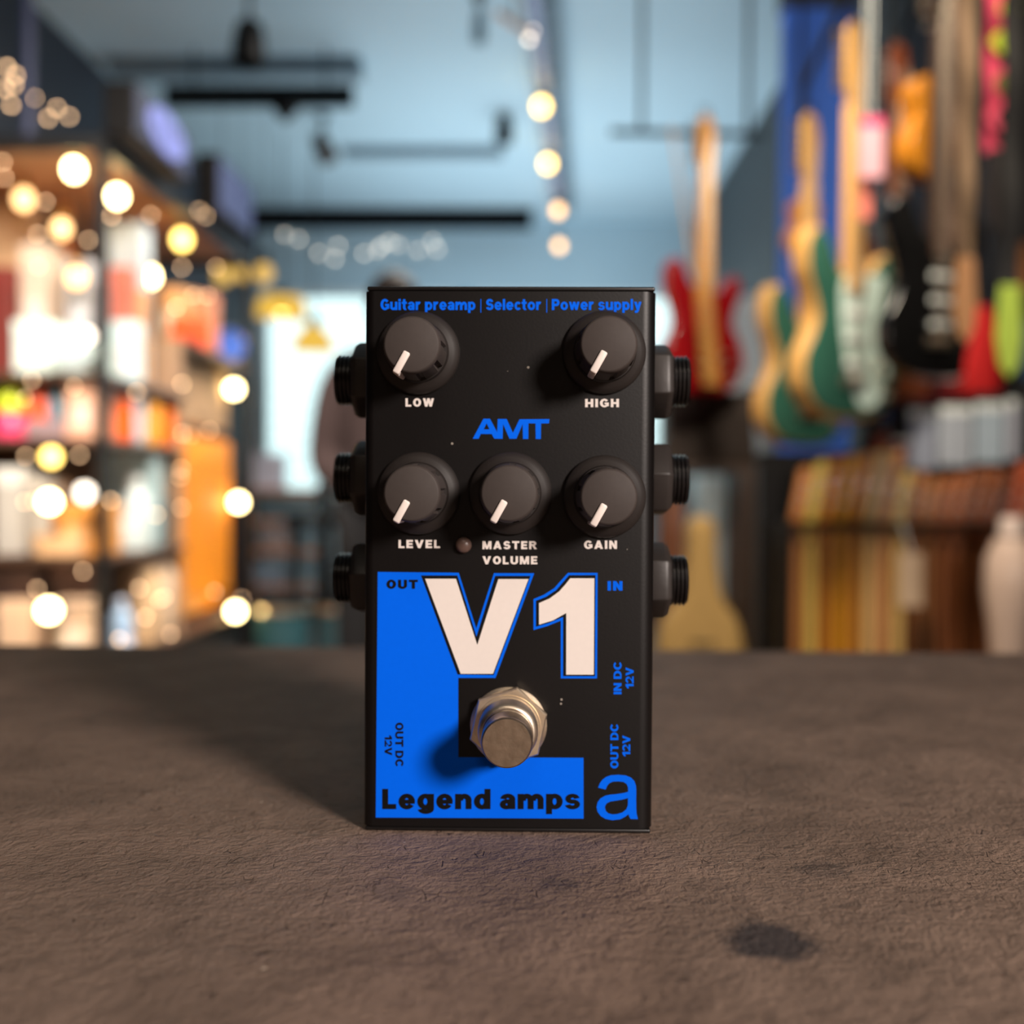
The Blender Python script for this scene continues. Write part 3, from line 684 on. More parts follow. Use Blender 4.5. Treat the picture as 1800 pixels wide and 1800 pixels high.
t = thing('speaker_cabinet', 'beige speaker cabinet standing on the orange amplifier', 'speaker', (-1.74, 5.0, .42 + ht + .078))
hs = 1.618 - (.42 + ht + .078) - .005
bm = NB(); box(bm, -.2, .2, -.46, .44, 0, hs, bev=.012); fin('cabinet', bm, mat('beige_tolex', (190, 156, 118), .6, var=.08, scale=50), t)
bm = NB(); box(bm, .199, .206, -.42, .40, .04, hs - .04, bev=.003); fin('grille_cloth', bm, mat('tan_grille_cloth', (176, 142, 108), .8, var=.12, scale=300), t)
t = thing('tambourine', 'blue tambourine standing at the far end of the upper aisle shelf', 'tambourine', (PX(402, 5.4), 5.4, 1.641 + .096))
bm = NB(); lathe(bm, [(.082, -.022), (.082, .022), (.074, .022), (.074, .012), (0, .012), (0, -.012), (.074, -.012), (.074, -.022)], 'y', 40); fin('drum', bm, mat('cobalt_blue_gloss', (84, 130, 236), .35), t, smooth=True)
for k in range(6):
    a = R(60 * k + 20); bm = NB(); lathe(bm, [(.014, -.003), (.016, 0), (.014, .003)], 'y', 14, (.079 * math.cos(a), 0, .079 * math.sin(a))); fin('jingle', bm, m_chrome, t, smooth=True)
# ---- lamps of the unit --------------------------------------------------
def bulb_lamp(label, px, py, Y, kind, r=.024, shade=None, up=None, name='pendant_bulb'):
    p = P(px, py, Y); zt = up if up else TOP - .0215
    t = thing(name, label, 'lamp', p)
    bm = NB(); ball(bm, (0, 0, 0), r, sz=1.15); o = fin('bulb', bm, m_bulb[kind], t, smooth=True)
    bm = NB(); lathe(bm, [(r * .5, r * 1.0), (r * .62, r * 1.1), (r * .62, r * 2.1), (r * .3, r * 2.5), (0, r * 2.5)], 'z', 20); fin('socket', bm, shade or m_brasslamp, t, smooth=True)
    if zt > p.z + r * 2.6:
        bm = NB(); tube(bm, [(0, 0, r * 2.4), (0, 0, zt - p.z)], .003); fin('cord', bm, m_cord, t)
    return t
def clip_lamp(label, px, py, Y, kind, bx=-1, r=.024, by=3.592):
    """small spot lamp fixed by an arm to the nearest post"""
    p = P(px, py, Y); t = thing('clip_lamp', label, 'lamp', p)
    bm = NB(); ball(bm, (0, 0, 0), r); fin('bulb', bm, m_bulb[kind], t, smooth=True)
    bm = NB(); lathe(bm, [(r * .7, -r * .6), (r * 1.0, -r * .9), (r * .8, -r * 2.0), (0, -r * 2.1)], 'y', 20); fin('reflector', bm, m_black, t, smooth=True)
    dx = bx - p.x
    bm = NB(); tube(bm, [(0, r * 1.8, 0), (dx * .3, r * 2.2, .012), (dx, by - Y, .012)], .005); fin('arm', bm, m_black, t)
    return t
bulb_lamp('brightest bulb hanging under the top rail, near the black corner post', 130, 298, 3.66, 'white', .027)
bulb_lamp('bright bulb hanging just behind the black corner post', 206, 345, 3.98, 'white', .027)
bulb_lamp('yellow bulb in the middle of the aisle side under the fascia', 320, 421, 4.6, 'yellow', .032)
bulb_lamp('bright bulb hanging lower between corner post and yellow bulb', 263, 486, 4.36, 'white', .03)
bulb_lamp('amber bulb at the outer end of the shelving, highest of the dim ones', 42, 350, 3.95, 'amber', .032)
bulb_lamp('orange bulb between the amber bulb and the corner post', 108, 402, 4.1, 'amber', .03)
bulb_lamp('amber bulb hanging low in front of the grey white box', 135, 488, 3.9, 'amber', .030)
for l, px, py, Y, k in (('bright clip lamp at the far post, uppermost of three', 411, 684, 5.38, 'white'), ('bright clip lamp at the far post, beside the orange amplifier', 419, 883, 5.37, 'white'), ('bright clip lamp at the far post, lowest of three', 414, 1075, 5.08, 'white')):
    clip_lamp(l, px, py, Y, k, X1 - .012, .031, 5.477)
for l, px, py, k, r in (('clip lamp above the ochre box, upper of the pair', 90, 803, 'yellow', .026), ('bright clip lamp in front of the second pale grey box', 87, 882, 'white', .028), ('small clip lamp beside the corner post over the ochre box', 149, 866, 'pale', .026), ('bright clip lamp over the cream boxes of the lower shelf', 86, 1073, 'white', .03), ('clip lamp in front of the wide mint white box', 96, 598, 'yellow', .02), ('pinkish clip lamp next to the corner post at the mint boxes', 152, 590, 'pale', .022)):
    clip_lamp(l, px, py, 3.515, k, X1 - .02, r)
# ---- fairy lights, and bulb strings added as glints on the shelving -------------------------------------------
def FP(q):
    if q[2] < 0:                                     # hung along a wall or shelf edge that runs into the room
        r = ray(q[0], q[1]); return CAM + r * (q[2] / r.x)
    return P(*q)
def fairy(label, pts, r, kind, sag=.03):
    base = FP(pts[0])
    t = thing('fairy_or_glint_string', label, 'string lights', base)
    pos = [FP(q) - base for q in pts]; line = []
    for a, b in zip(pos, pos[1:]): line += [a + Vector((0, .008, .006)), (a + b) / 2 + Vector((0, .008, -sag))]
    line.append(pos[-1] + Vector((0, .008, .006)))
    bm = NB(); tube(bm, line, .0015, 5); fin('wire', bm, m_cord, t)
    for q in pos:
        bm = NB(); ball(bm, q, r, u=10, v=8); fin('bulb', bm, m_bulb[kind], t, smooth=True)
fairy('fairy lights strung on the dark wall above the display shelving', [(8, 155, XL + .012), (12, 118, XL + .012), (28, 132, XL + .012), (25, 150, XL + .012), (20, 185, XL + .012), (60, 172, XL + .012), (85, 208, XL + .012), (100, 190, XL + .012), (122, 205, XL + .012)], .0085, 'fairy', .0)
fairy('bulbs added as glints, looped across the end of the display shelving', [(5, 285, 3.57), (8, 312, 3.57), (80, 355, 3.57), (66, 412, 3.57), (108, 400, 3.57), (68, 468, 3.57), (155, 422, 3.57), (108, 590, 3.57), (44, 700, 3.57), (56, 668, 3.57), (130, 680, 3.57)], .0052, 'fairy')  # this and the next three strings imitate highlights on chrome
fairy('bulbs added as glints, trailing down the end of the shelving beside the clip lamps', [(45, 802, 3.565), (140, 800, 3.565), (44, 882, 3.565), (150, 880, 3.565), (146, 1004, 3.565), (65, 1035, 3.565), (60, 880, 3.565)], .0052, 'fairy')
fairy('bulbs added as glints, running along the aisle side of the shelving, upper run', [(196, 380, -1.412), (265, 378, -1.412), (350, 370, -1.412), (362, 380, -1.412), (380, 470, -1.412), (320, 470, -1.412), (310, 540, -1.412), (340, 520, -1.412), (365, 520, -1.412), (320, 675, -1.412), (368, 757, -1.412), (320, 762, -1.412), (335, 765, -1.412)], .006, 'fairy')
fairy('bulbs added as glints, running along the aisle side of the shelving, lower run', [(195, 880, -1.412), (240, 690, -1.412), (275, 905, -1.412), (318, 892, -1.412), (316, 838, -1.412), (318, 824, -1.412), (245, 1034, -1.412), (288, 1050, -1.412), (280, 1054, -1.412), (256, 1085, -1.412), (377, 1040, -1.412), (425, 1052, -1.412), (210, 1124, -1.412), (300, 1115, -1.412)], .006, 'fairy')
fairy('faint fairy lights strung over the shop window', [(500, 412, 9.185), (525, 420, 9.185), (560, 445, 9.185), (588, 455, 9.185), (594, 432, 9.185), (640, 445, 9.185), (664, 440, 9.185), (670, 432, 9.185), (685, 425, 9.185), (700, 430, 9.185), (735, 440, 9.185), (760, 424, 9.185), (768, 438, 9.185), (690, 478, 9.185)], .011, 'pale', .02)
# pole above the shelving
t = thing('ceiling_pole', 'dark blue pole between the shelving top and the ceiling', 'pole', (PX(52, 3.75), 3.75, TOP))
bm = NB(); lathe(bm, [(.018, .006), (.018, H - TOP - .006)], 'z', 16); fin('tube', bm, m_sign, t, smooth=True)
for zz in (0, H - TOP - .006):
    bm = NB(); lathe(bm, [(.04, zz), (.04, zz + .006)], 'z', 20); fin('flange', bm, m_black, t)
# ---- ceiling fittings ----------------------------------------------------
def spot(label, px, py, Y, tilt, pan, col=None, L=.14, r=.05, stem=None):
    p = P(px, py, Y); t = thing('ceiling_spotlight', label, 'spotlight', p)
    bm = NB(); lathe(bm, [(r * .55, -L / 2), (r * .8, -L * .4), (r, L * .1), (r, L / 2), (r * .86, L / 2), (r * .7, L * .25), (0, L * .25)], 'z', 28)
    o = fin('head', bm, col or m_black, t, smooth=True); o.rotation_euler = (R(tilt), 0, R(pan))
    bm = NB(); tube(bm, [(0, 0, 0), (0, 0, H - p.z)], .01); fin('stem', bm, m_black, t)
    bm = NB(); lathe(bm, [(.035, H - p.z - .02), (.035, H - p.z)], 'z', 20); fin('mount', bm, m_black, t)
spot('black spotlight alone on the ceiling, highest in view', 438, 74, 4.9, 172, 0, None, .19, .075)
spot('bronze and black spotlight tilted, behind the dark suspended board', 568, 258, 6.6, 150, 60, mat('bronze_lamp', (92, 78, 70), .4, .3), .19, .06)
spot('black spotlight beside the cable tray, nearer one', 842, 46, 5.0, 175, 0, m_gb, .15, .03)
spot('black spotlight beside the cable tray, farther one', 886, 225, 6.6, 165, 0, None, .17, .055)
t = thing('suspended_board', 'long dark flat board hung from the ceiling behind the lone spotlight', 'panel', (PX(455, 5.6), 5.6, PZ(168, 5.6)))
wv = (PX(618, 5.6) - PX(290, 5.6)) / 2
bm = NB(); box(bm, -wv, wv, -.03, .03, -.055, .05, bev=.006); fin('board', bm, mat('dark_slate_panel', (18, 25, 28), .8, spec=.15), t)
for x in (-wv * .7, wv * .7):
    bm = NB(); tube(bm, [(x, 0, .045), (x, 0, H - PZ(168, 5.6))], .006); fin('rod', bm, m_black, t)
bm = NB(); lathe(bm, [(.075, -.055), (.05, -.09), (.02, -.13), (0, -.13)], 'z', 24, ((PX(500, 5.6) - PX(455, 5.6)), 0, 0)); fin('lamp_holder', bm, m_black, t, smooth=True)
# cable tray with bulbs
A, B = P(930, -60, 4.5), P(984, 440, 8.7)
A.z = B.z = EYE + 2.16
t = thing('cable_tray', 'grey lavender cable tray running along the ceiling to the window', 'cable tray', A)
d = B - A; ang = math.atan2(-d.x, d.y); Lt = d.length
bm = NB(); box(bm, -.035, .035, 0, Lt, .02, .028); box(bm, -.035, -.028, 0, Lt, .02, .06); box(bm, .028, .035, 0, Lt, .02, .06)
fin('tray', bm, mat('lavender_grey_metal', (120, 130, 160), .5, .2), t).rotation_euler = (0, 0, ang)
bm = NB(); tube(bm, [(.085, 0, .06), (.085, Lt, .06)], .018, 12); fin('pipe', bm, mat('slate_grey_pipe', (96, 114, 128), .5), t).rotation_euler = (0, 0, ang)
bm = NB(); tube(bm, [(-.07, 0, .05), (-.07, Lt, .05)], .006, 8); fin('cable', bm, m_white, t).rotation_euler = (0, 0, ang)
for k in range(5):
    y = .4 + k * (Lt - .8) / 4
    bm = NB(); box(bm, -.05, .10, y - .012, y + .012, .028, .04); tube(bm, [(0, y, .03), (0, y, H - A.z)], .005); fin('bracket', bm, m_gb, t).rotation_euler = (0, 0, ang)
for i, (px, py, Y, k, r) in enumerate(((952, 187, 5.95, 'yellow', .036), (963, 288, 7.0, 'yellow', .036), (981, 370, 8.1, 'amber', .036), (983, 432, 8.62, 'amber', .034))):
    bulb_lamp(('nearest', 'second', 'third', 'farthest')[i] + ' yellow bulb hanging under the cable tray', px, py, Y, k, r, m_black, EYE + 2.18)
p = P(912, 38, 4.75)
t = thing('strip_light', 'short tube lamp with bright ends hung below the cable tray', 'strip light', p)
bm = NB(); tube(bm, [(-.10, 0, .045), (.06, .1, -.02)], .016, 14); fin('tube', bm, mat('copper_tube', (186, 150, 132), .3, .6), t, smooth=True)
for q, kk in (((.058, .1, -.002), 'pale'), ((.046, .1, -.034), 'pale')):
    bm = NB(); ball(bm, q, .012); fin('bulb', bm, m_bulb[kk], t, smooth=True)
bm = NB(); tube(bm, [(-.02, .05, .02), (-.02, .05, H - p.z)], .004); fin('cord', bm, m_cord, t)
# pendant lamps by the window
def pendant(label, px, py, Y, w, h, flat):
    p = P(px, py, Y); t = thing('pendant_lamp', label, 'lamp', p)
    pr = [(w / 2, -h / 2), (w * .46, h * .2), (w * .40, h / 2), (w * .12, h * .62)] if flat else [(w / 2, -h / 2), (w * .42, -h * .1), (w * .26, h * .35), (w * .10, h / 2)]
    bm = NB(); n = 36
    for s_ in (1, .96):
        rings = [[bm.verts.new((r * s_ * math.cos(2 * math.pi * i / n), r * s_ * math.sin(2 * math.pi * i / n), z)) for i in range(n)] for r, z in pr]
        for a, b in zip(rings, rings[1:]):
            for i in range(n): bm.faces.new((a[i], a[(i + 1) % n], b[(i + 1) % n], b[i]))
    fin('lamp_shade', bm, glow('glowing_yellow_shade', (1.0, .60, .08), .88), t, smooth=True)
    bm = NB(); lathe(bm, [(w * .14, h * .5), (w * .12, h * .8), (w * .04, h * 1.0), (0, h)], 'z', 20); fin('canopy', bm, m_black, t, smooth=True)
    bm = NB(); tube(bm, [(0, 0, h * .9), (0, 0, H - p.z)], .005); fin('cord', bm, m_cord, t)
    bm = NB(); ball(bm, (0, 0, -h * .15), .035); fin('bulb', bm, m_bulb['yellow'], t, smooth=True)
pendant('wide yellow pendant lamp with black cap, nearer the shelving', 495, 540, 7.0, .33, .12, True)
pendant('yellow cone pendant lamp beside the standing person', 551, 594, 7.0, .29, .16, False)
for i, (px, py, l) in enumerate(((392, 484, 'nearest the shelving'), (428, 477, 'in the middle'), (464, 480, 'nearest the window'))):
    bulb_lamp('amber globe lamp over the aisle, ' + l, px, py, 5.95, 'dim', .047, m_black, H, 'globe_lamp')
# ---- far left floor: racks and drums beyond the shelving ----------------
m_dw = wood('dark_walnut', (60, 44, 34), .5)
t = thing('wooden_rack', 'dark rack with brown rails standing under the window', 'rack', (PX(505, 7.0), 7.0, 0))
for x in (-.24, .24):
    bm = NB(); box(bm, x - .02, x + .02, -.15, .15, 0, PZ(852, 7.0)); fin('upright', bm, m_black, t)
for yy in (862, 915, 968, 1030):
    bm = NB(); box(bm, -.22, .22, -.14, .14, PZ(yy, 7.0) - .03, PZ(yy, 7.0), bev=.004); fin('rail', bm, wood('brown_rail', (150, 92, 44), .5), t)
for i, (px, yt, sz, c, l) in enumerate(((468, 790, 915, (196, 196, 214), 'lavender white box on the second rail of the dark rack'), (480, 880, 968, (120, 110, 112), 'grey box on the third rail of the dark rack'), (470, 985, 1030, (96, 112, 130), 'slate blue box on the lowest rail of the dark rack'))):
    carton(l, 'box', px - 22, px + 26, (800, 932, 996)[i], 6.9, PZ((862, 968, 1030)[i], 7.0), .16, c)
def drum(label, px, ytop, Y, r, col, z0=0.0):
    h = PZ(ytop, Y) - z0; t = thing('drum', label, 'drum', (PX(px, Y), Y, z0))
    bm = NB(); lathe(bm, [(r, .02), (r, h - .02)], 'z', 36); fin('shell', bm, mat('drum_%d_%d_%d' % col, col, .3, coat=.5), t, smooth=True)
    bm = NB(); lathe(bm, [(r * .95, h - .02), (r * .95, h), (0, h)], 'z', 36); fin('skin', bm, m_white, t, smooth=True)
    for zz in (0, h - .03):
        bm = NB(); lathe(bm, [(r, zz), (r * 1.05, zz + .004), (r * 1.05, zz + .026), (r, zz + .03)], 'z', 36); fin('hoop', bm, m_chrome, t, smooth=True)
drum('teal drum with pale skin standing behind the counter', 498, 1068, 5.2, .13, (48, 84, 92))
drum('second teal drum with pale skin nearer the standing person', 592, 1068, 5.2, .09, (52, 80, 88))
t = thing('stool', 'dark stool between the rack and the standing person', 'stool', (PX(548, 5.9), 5.9, 0))
hz = PZ(905, 5.9)
bm = NB(); lathe(bm, [(.14, hz - .06), (.15, hz - .03), (.14, hz), (0, hz)], 'z', 28); fin('seat', bm, m_black, t, smooth=True)
for k in range(4):
    a = R(45 + 90 * k); bm = NB(); tube(bm, [(.10 * math.cos(a), .10 * math.sin(a), hz - .05), (.17 * math.cos(a), .17 * math.sin(a), 0)], .013); fin('leg', bm, m_black, t)
# ---- the person ----------------------------------------------------------
def skin(name, verts, edges, rad, m, parent=None, loc=None, sub=2, root=0):
    me = bpy.data.meshes.new(name); me.from_pydata(verts, edges, []); me.materials.append(m)
    o = bpy.data.objects.new(name, me); COL.objects.link(o)
    if parent: o.parent = parent
    if loc is not None: o.location = loc
    bpy.context.view_layer.objects.active = o
    o.modifiers.new('skin', 'SKIN').use_smooth_shade = True
    for i, r in enumerate(rad):
        sv = me.skin_vertices[0].data[i]; sv.radius = r if isinstance(r, tuple) else (r, r); sv.use_root = (i == root)
    sm = o.modifiers.new('subdivision', 'SUBSURF'); sm.levels = sub; sm.render_levels = sub
    return o
m_skin = mat('skin', (206, 160, 134), .55, var=.06)
m_hood = mat('mauve_brown_sweater', (66, 51, 51), .85, var=.12, scale=40, bump=.1)
m_trou = mat('black_trousers', (24, 24, 28), .8)
m_hair = mat('dark_brown_hair', (40, 30, 27), .6, var=.3, scale=120, bump=.3)
PY = 3.45; px_ = PX(690, PY); hs = (PZ(484, PY) - .01) / 1.74
bv = [(0, 0, .95), (0, 0, 1.12), (0, .01, 1.30), (0, 0, 1.44), (0, -.01, 1.52), (0, -.02, 1.60), (0, -.02, 1.68),
      (-.10, 0, 1.42), (-.175, .01, 1.40), (-.225, .03, 1.12), (-.06, -.20, 1.04), (-.10, 0, .92), (-.11, -.01, .50), (-.12, .01, .08), (-.12, -.13, .03),
      (.10, 0, 1.42), (.175, .01, 1.40), (.225, .03, 1.12), (.06, -.20, 1.04), (.10, 0, .92), (.11, -.01, .50), (.12, .01, .08), (.12, -.13, .03),
      (-.01, -.215, 1.01), (.01, -.235, 1.05)]
be = [(0, 1), (1, 2), (2, 3), (3, 4), (4, 5), (5, 6), (3, 7), (7, 8), (8, 9), (9, 10), (10, 23), (0, 11), (11, 12), (12, 13), (13, 14), (3, 15), (15, 16), (16, 17), (17, 18), (18, 24), (0, 19), (19, 20), (20, 21), (21, 22)]
br = [(.15, .10), (.14, .095), (.16, .11), (.12, .08), .055, (.075, .09), (.07, .085), .085, .072, .056, .034, .088, .06, .042, .035, .085, .072, .056, .034, .088, .06, .042, .035, (.028, .04), (.028, .04)]
per = skin('person', [tuple(c * hs for c in v) for v in bv], be, [tuple(q * hs for q in r) if isinstance(r, tuple) else r * hs for r in br], m_skin, None, (px_, PY, 0))
tag(per, 'person in a mauve brown sweater standing behind the pedal, hands clasped in front', 'person')
idx = [0, 1, 2, 3, 7, 8, 9, 10, 15, 16, 17, 18]
def sub(ix, grow):
    mp = {o: n for n, o in enumerate(ix)}
    return ([tuple(c * hs for c in bv[i]) for i in ix], [(mp[a], mp[b]) for a, b in be if a in mp and b in mp],
            [tuple(q * hs * grow + .006 for q in br[i]) if isinstance(br[i], tuple) else br[i] * hs * grow + .008 for i in ix])
skin('sweater', *sub(idx, 1.12), m_hood, per)
skin('trousers', *sub([0, 11, 12, 13, 19, 20, 21], 1.1), m_trou, per)
bm = NB(); ball(bm, (0, .005 * hs, 1.655 * hs), .104 * hs, .86, 1.02, 1.05)
geom = [v for v in bm.verts if v.co.y < -.035 * hs and v.co.z < 1.70 * hs or v.co.z < 1.57 * hs]
bmesh.ops.delete(bm, geom=geom, context='VERTS'); fin('hair', bm, m_hair, per, smooth=True)
bm = NB()
for sx in (-1, 1): ball(bm, (sx * .030 * hs, -.100 * hs, 1.638 * hs), .0075 * hs)
fin('eyes', bm, m_hair, per, smooth=True)
bm = NB(); tube(bm, [Vector((0, -.098, 1.64)) * hs, Vector((0, -.125, 1.595)) * hs, Vector((0, -.10, 1.585)) * hs], [.008 * hs, .014 * hs, .008 * hs]); fin('nose', bm, m_skin, per, smooth=True)
bm = NB(); box(bm, -.025 * hs, .025 * hs, -.108 * hs, -.09 * hs, 1.555 * hs, 1.568 * hs, bev=.004); fin('mouth', bm, mat('lips', (170, 96, 88), .5), per, smooth=True)
for sx in (-1, 1):
    q = Vector((sx * .01, -.225 - .01 * sx, 1.03 + .02 * sx)) * hs
    for k in range(4):
        a = q + Vector((-sx * .02, -.02, .03 - .018 * k)); ln = (.060, .070, .066, .052)[k]
        bm = NB(); tube(bm, [a, a + Vector((-sx * ln * .5, -.008, -.004)), a + Vector((-sx * ln * .9, .010, -.008))], [.0095, .0085, .0065]); fin('finger', bm, m_skin, per, smooth=True)
    bm = NB(); tube(bm, [q + Vector((0, -.01, .035)), q + Vector((-sx * .02, -.025, .055)), q + Vector((-sx * .045, -.028, .06))], [.012, .010, .0075]); fin('thumb', bm, m_skin, per, smooth=True)
# ---- guitars -------------------------------------------------------------
STRAT = [(0, 0), (.10, .012), (.158, .07), (.165, .14), (.138, .20), (.118, .235), (.125, .285), (.148, .34), (.150, .385), (.128, .405), (.10, .39), (.07, .355), (.03, .345), (-.03, .345), (-.06, .37), (-.088, .425), (-.122, .445), (-.150, .41), (-.150, .345), (-.126, .285), (-.115, .235), (-.132, .19), (-.162, .13), (-.155, .06), (-.10, .012)]
PG = [(.03, .03), (.085, .04), (.128, .11), (.122, .20), (.098, .27), (.112, .345), (.06, .345), (-.03, .335), (-.045, .27), (-.03, .16), (.0, .08)]
UKE = [(0, 0), (.09, .012), (.135, .07), (.14, .13), (.115, .19), (.095, .225), (.10, .27), (.115, .31), (.10, .365), (.05, .39), (-.05, .39), (-.10, .365), (-.115, .31), (-.10, .27), (-.095, .225), (-.115, .19), (-.14, .13), (-.135, .07), (-.09, .012)]
m_maple = wood('maple_neck', (222, 172, 104), .35, var=.12)
m_rose = wood('rosewood_fretboard', (70, 46, 34), .5)
m_nat = wood('natural_wood_edge', (216, 164, 92), .4, var=.12)
def guitar(name, label, loc, rz, body, side=None, guard=None, neck=m_maple, board=None, sc=1.0, outline=STRAT, th=.045, acoustic=False, group=None, inset=.008, neck_len=.40):
    t = thing(name, label, 'guitar', loc, rz, group)
    o = spline(outline, 4); o = [(x * sc, z * sc) for x, z in o]
    bm = NB(); prism(bm, o, -th / 2 * sc, th / 2 * sc, bev=.006 * sc, seg=3); fin('body', bm, side or body, t, smooth=True)
    if side:
        cxz = (0, .2 * sc)
        oo = [(x * .955, .2 * sc + (z - .2 * sc) * .955) for x, z in o]
        bm = NB(); prism(bm, oo, -th / 2 * sc - .005, -th / 2 * sc + .001, bev=.002, seg=2); fin('top', bm, body, t, smooth=True)
    f = -th / 2 * sc - (.005 if side else 0)
    if guard:
        bm = NB(); prism(bm, [(x * sc, z * sc) for x, z in spline(PG, 3)], f - .003, f, bev=.001, seg=1); fin('pickguard', bm, guard, t, smooth=True)
    if acoustic:
        bm = NB(); lathe(bm, [(.042 * sc, -f), (.042 * sc, -f + .001), (0, -f + .001)], 'y', 28, (0, 0, .235 * sc)); fin('sound_hole', bm, m_black, t)
        bm = NB(); box(bm, -.05 * sc, .05 * sc, f - .008, f, .11 * sc, .125 * sc, bev=.002); fin('bridge', bm, m_rose, t)
    else:
        for k, zz in enumerate((.13, .19, .25)):
            bm = NB(); box(bm, -.030 * sc, .038 * sc, f - .007, f - .002, (zz - .009) * sc, (zz + .009) * sc, bev=.003); fin('pickup', bm, m_white if guard else m_black, t, smooth=True)
        bm = NB(); box(bm, -.038 * sc, .038 * sc, f - .010, f, .075 * sc, .10 * sc, bev=.003); fin('bridge', bm, m_chrome, t, smooth=True)
        for k in range(3):
            bm = NB(); lathe(bm, [(.011 * sc, -f), (.009 * sc, -f + .016), (0, -f + .016)], 'y', 18, ((.085 + .018 * k) * sc, 0, (.13 - .035 * k) * sc)); fin('control_knob', bm, m_chrome, t, smooth=True)
    zn0, zn1 = .30 * sc, (.345 + neck_len) * sc
    bm = NB(); vs = box(bm, -.027 * sc, .027 * sc, f - .006 * sc, f + .018 * sc, zn0, zn1, bev=.004 * sc)
    for v in bm.verts:
        if v.co.z > (zn0 + zn1) / 2: v.co.x *= .8
    nk = fin('neck', bm, neck, t, smooth=True)
    bm = NB(); box(bm, -.026 * sc, .026 * sc, f - .010 * sc, f - .005 * sc, zn0, zn1 - .005, bev=.001, seg=1)
    for v in bm.verts:
        if v.co.z > (zn0 + zn1) / 2: v.co.x *= .8
    fin('fretboard', bm, board or m_maple, nk)
    hd = [(-.022, 0), (.022, 0), (.030, .03), (.034, .12), (.020, .18), (-.012, .19), (-.030, .165), (-.040, .06), (-.034, .025)]
    bm = NB(); prism(bm, [(x * sc, zn1 + z * sc) for x, z in hd], f - .004 * sc, f + .010 * sc, bev=.002, seg=1); h = fin('headstock', bm, neck, t, smooth=True)
    for k in range(6):
        zz = zn1 + (.03 + .024 * k) * sc; sx = -.038 if not acoustic or k % 2 else .034
        bm = NB(); lathe(bm, [(.004, sx * sc), (.004, (sx + (-.012 if sx < 0 else .012)) * sc), (.009, (sx + (-.013 if sx < 0 else .013)) * sc), (.009, (sx + (-.025 if sx < 0 else .025)) * sc)], 'x', 12, (0, f + .003, zz)); fin('tuning_peg', bm, m_chrome, h, smooth=True)
    bm = NB()
    for k in range(6):
        x = (-.02 + .008 * k) * sc; tube(bm, [(x, f - .0125 * sc, .09 * sc), (x * .75, f - .0125 * sc, zn1 + (.03 + .02 * k) * sc)], .0006, 4)
    fin('strings', bm, m_chrome, t)
    # leather loop by which the head hangs from its rail
    bm = NB(); tube(bm, [(-.02 * sc, f + .004, zn1 + .15 * sc), (-.012, f + .012, zn1 + .215 * sc), (.012, f + .012, zn1 + .215 * sc), (.015 * sc, f + .004, zn1 + .15 * sc)], .004); fin('hanging_loop', bm, m_cord, t)
    return t
m_teal = mat('dark_teal_gloss', (56, 106, 90), .22, var=.08, coat=.6)
m_mint = mat('mint_pickguard', (226, 250, 240), .35, var=.03)
g1 = (PX(1478, 2.6), 2.6, PZ(736, 2.6)); g2 = (PX(1404, 3.1), 3.1, PZ(782, 3.1))
guitar('electric_guitar', 'dark teal electric guitar with mint pickguard and pale wood edge', g1, R(34), m_teal, m_nat, m_mint, th=.05)
guitar('electric_guitar', 'dark teal electric guitar half hidden behind the teal one with the mint pickguard', g2, R(34), m_teal, m_nat, None, th=.05)
zr = g1[2] + .345 + .40 + .215
g3 = (PX(1408, 3.6), 3.6, zr - (.345 + .20 + .215) * .46)
m_uke = wood('orange_spruce', (214, 134, 66), .4, coat=.3)
guitar('ukulele', 'orange wooden ukulele hanging in front of the blue pillar', g3, R(20), m_uke, None, None, neck=m_uke, board=m_rose, sc=.46, outline=UKE, th=.10, acoustic=True, neck_len=.20)
m_bk = mat('black_gloss_lacquer', (10, 10, 11), .12, coat=.8)
g4 = (PX(1634, 2.42), 2.42, PZ(662, 2.42)); 
guitar('electric_guitar', 'glossy black electric guitar hanging to the side of the teal guitars', g4, R(24), m_bk, None, m_bk, neck=wood('dark_ebony_neck', (46, 34, 28), .35), board=m_rose, sc=.88, neck_len=.53)
g5 = (PX(1560, 2.9), 2.9, PZ(700, 2.9))
guitar('electric_guitar', 'red brown mahogany guitar hanging behind the black one, mostly its neck visible', g5, R(26), wood('mahogany_body', (112, 56, 30), .35, coat=.4), None, None, neck=wood('mahogany_neck', (120, 58, 26), .4), board=wood('mahogany_neck', (120, 58, 26), .4))
g6 = (PX(1622, 2.66), 2.66, PZ(318, 2.66))
guitar('ukulele', 'honey amber ukulele hanging high behind the black guitar neck', (g6[0], g6[1], g6[2]), R(30), wood('honey_amber_wood', (206, 132, 34), .35, coat=.4), None, None, neck=m_rose, board=m_rose, sc=.62, outline=UKE, th=.09, acoustic=True, neck_len=.18)
m_red = mat('cherry_red_gloss', (150, 14, 22), .2, coat=.6)
g7 = (PX(1230, 3.55), 3.55, PZ(690, 3.55))
guitar('electric_guitar', 'cherry red electric guitar with amber neck hanging beside the pedal', g7, R(28), m_red, None, None, neck=wood('amber_maple', (226, 160, 70), .35), board=wood('amber_maple', (226, 160, 70), .35), sc=.96)
t = thing('glint_coil', 'amber coil imitating a row of glints in front of the cherry red guitar', 'cable', P(1236, 500, 3.36))
c0, c1 = P(1236, 500, 3.36), P(1252, 678, 3.36); pts = []
n = 26 * 14
for i in range(n + 1):
    a = 2 * math.pi * i / 14; q = (c1 - c0) * (i / n); pts.append((q.x + .027 * math.cos(a), q.y + .02 * math.sin(a), q.z))
bm = NB(); tube(bm, pts, .0036, 6); fin('coil', bm, mat('amber_glint_vinyl', (214, 160, 88), .25), t, smooth=True)  # amber colour imitates a row of specular highlights
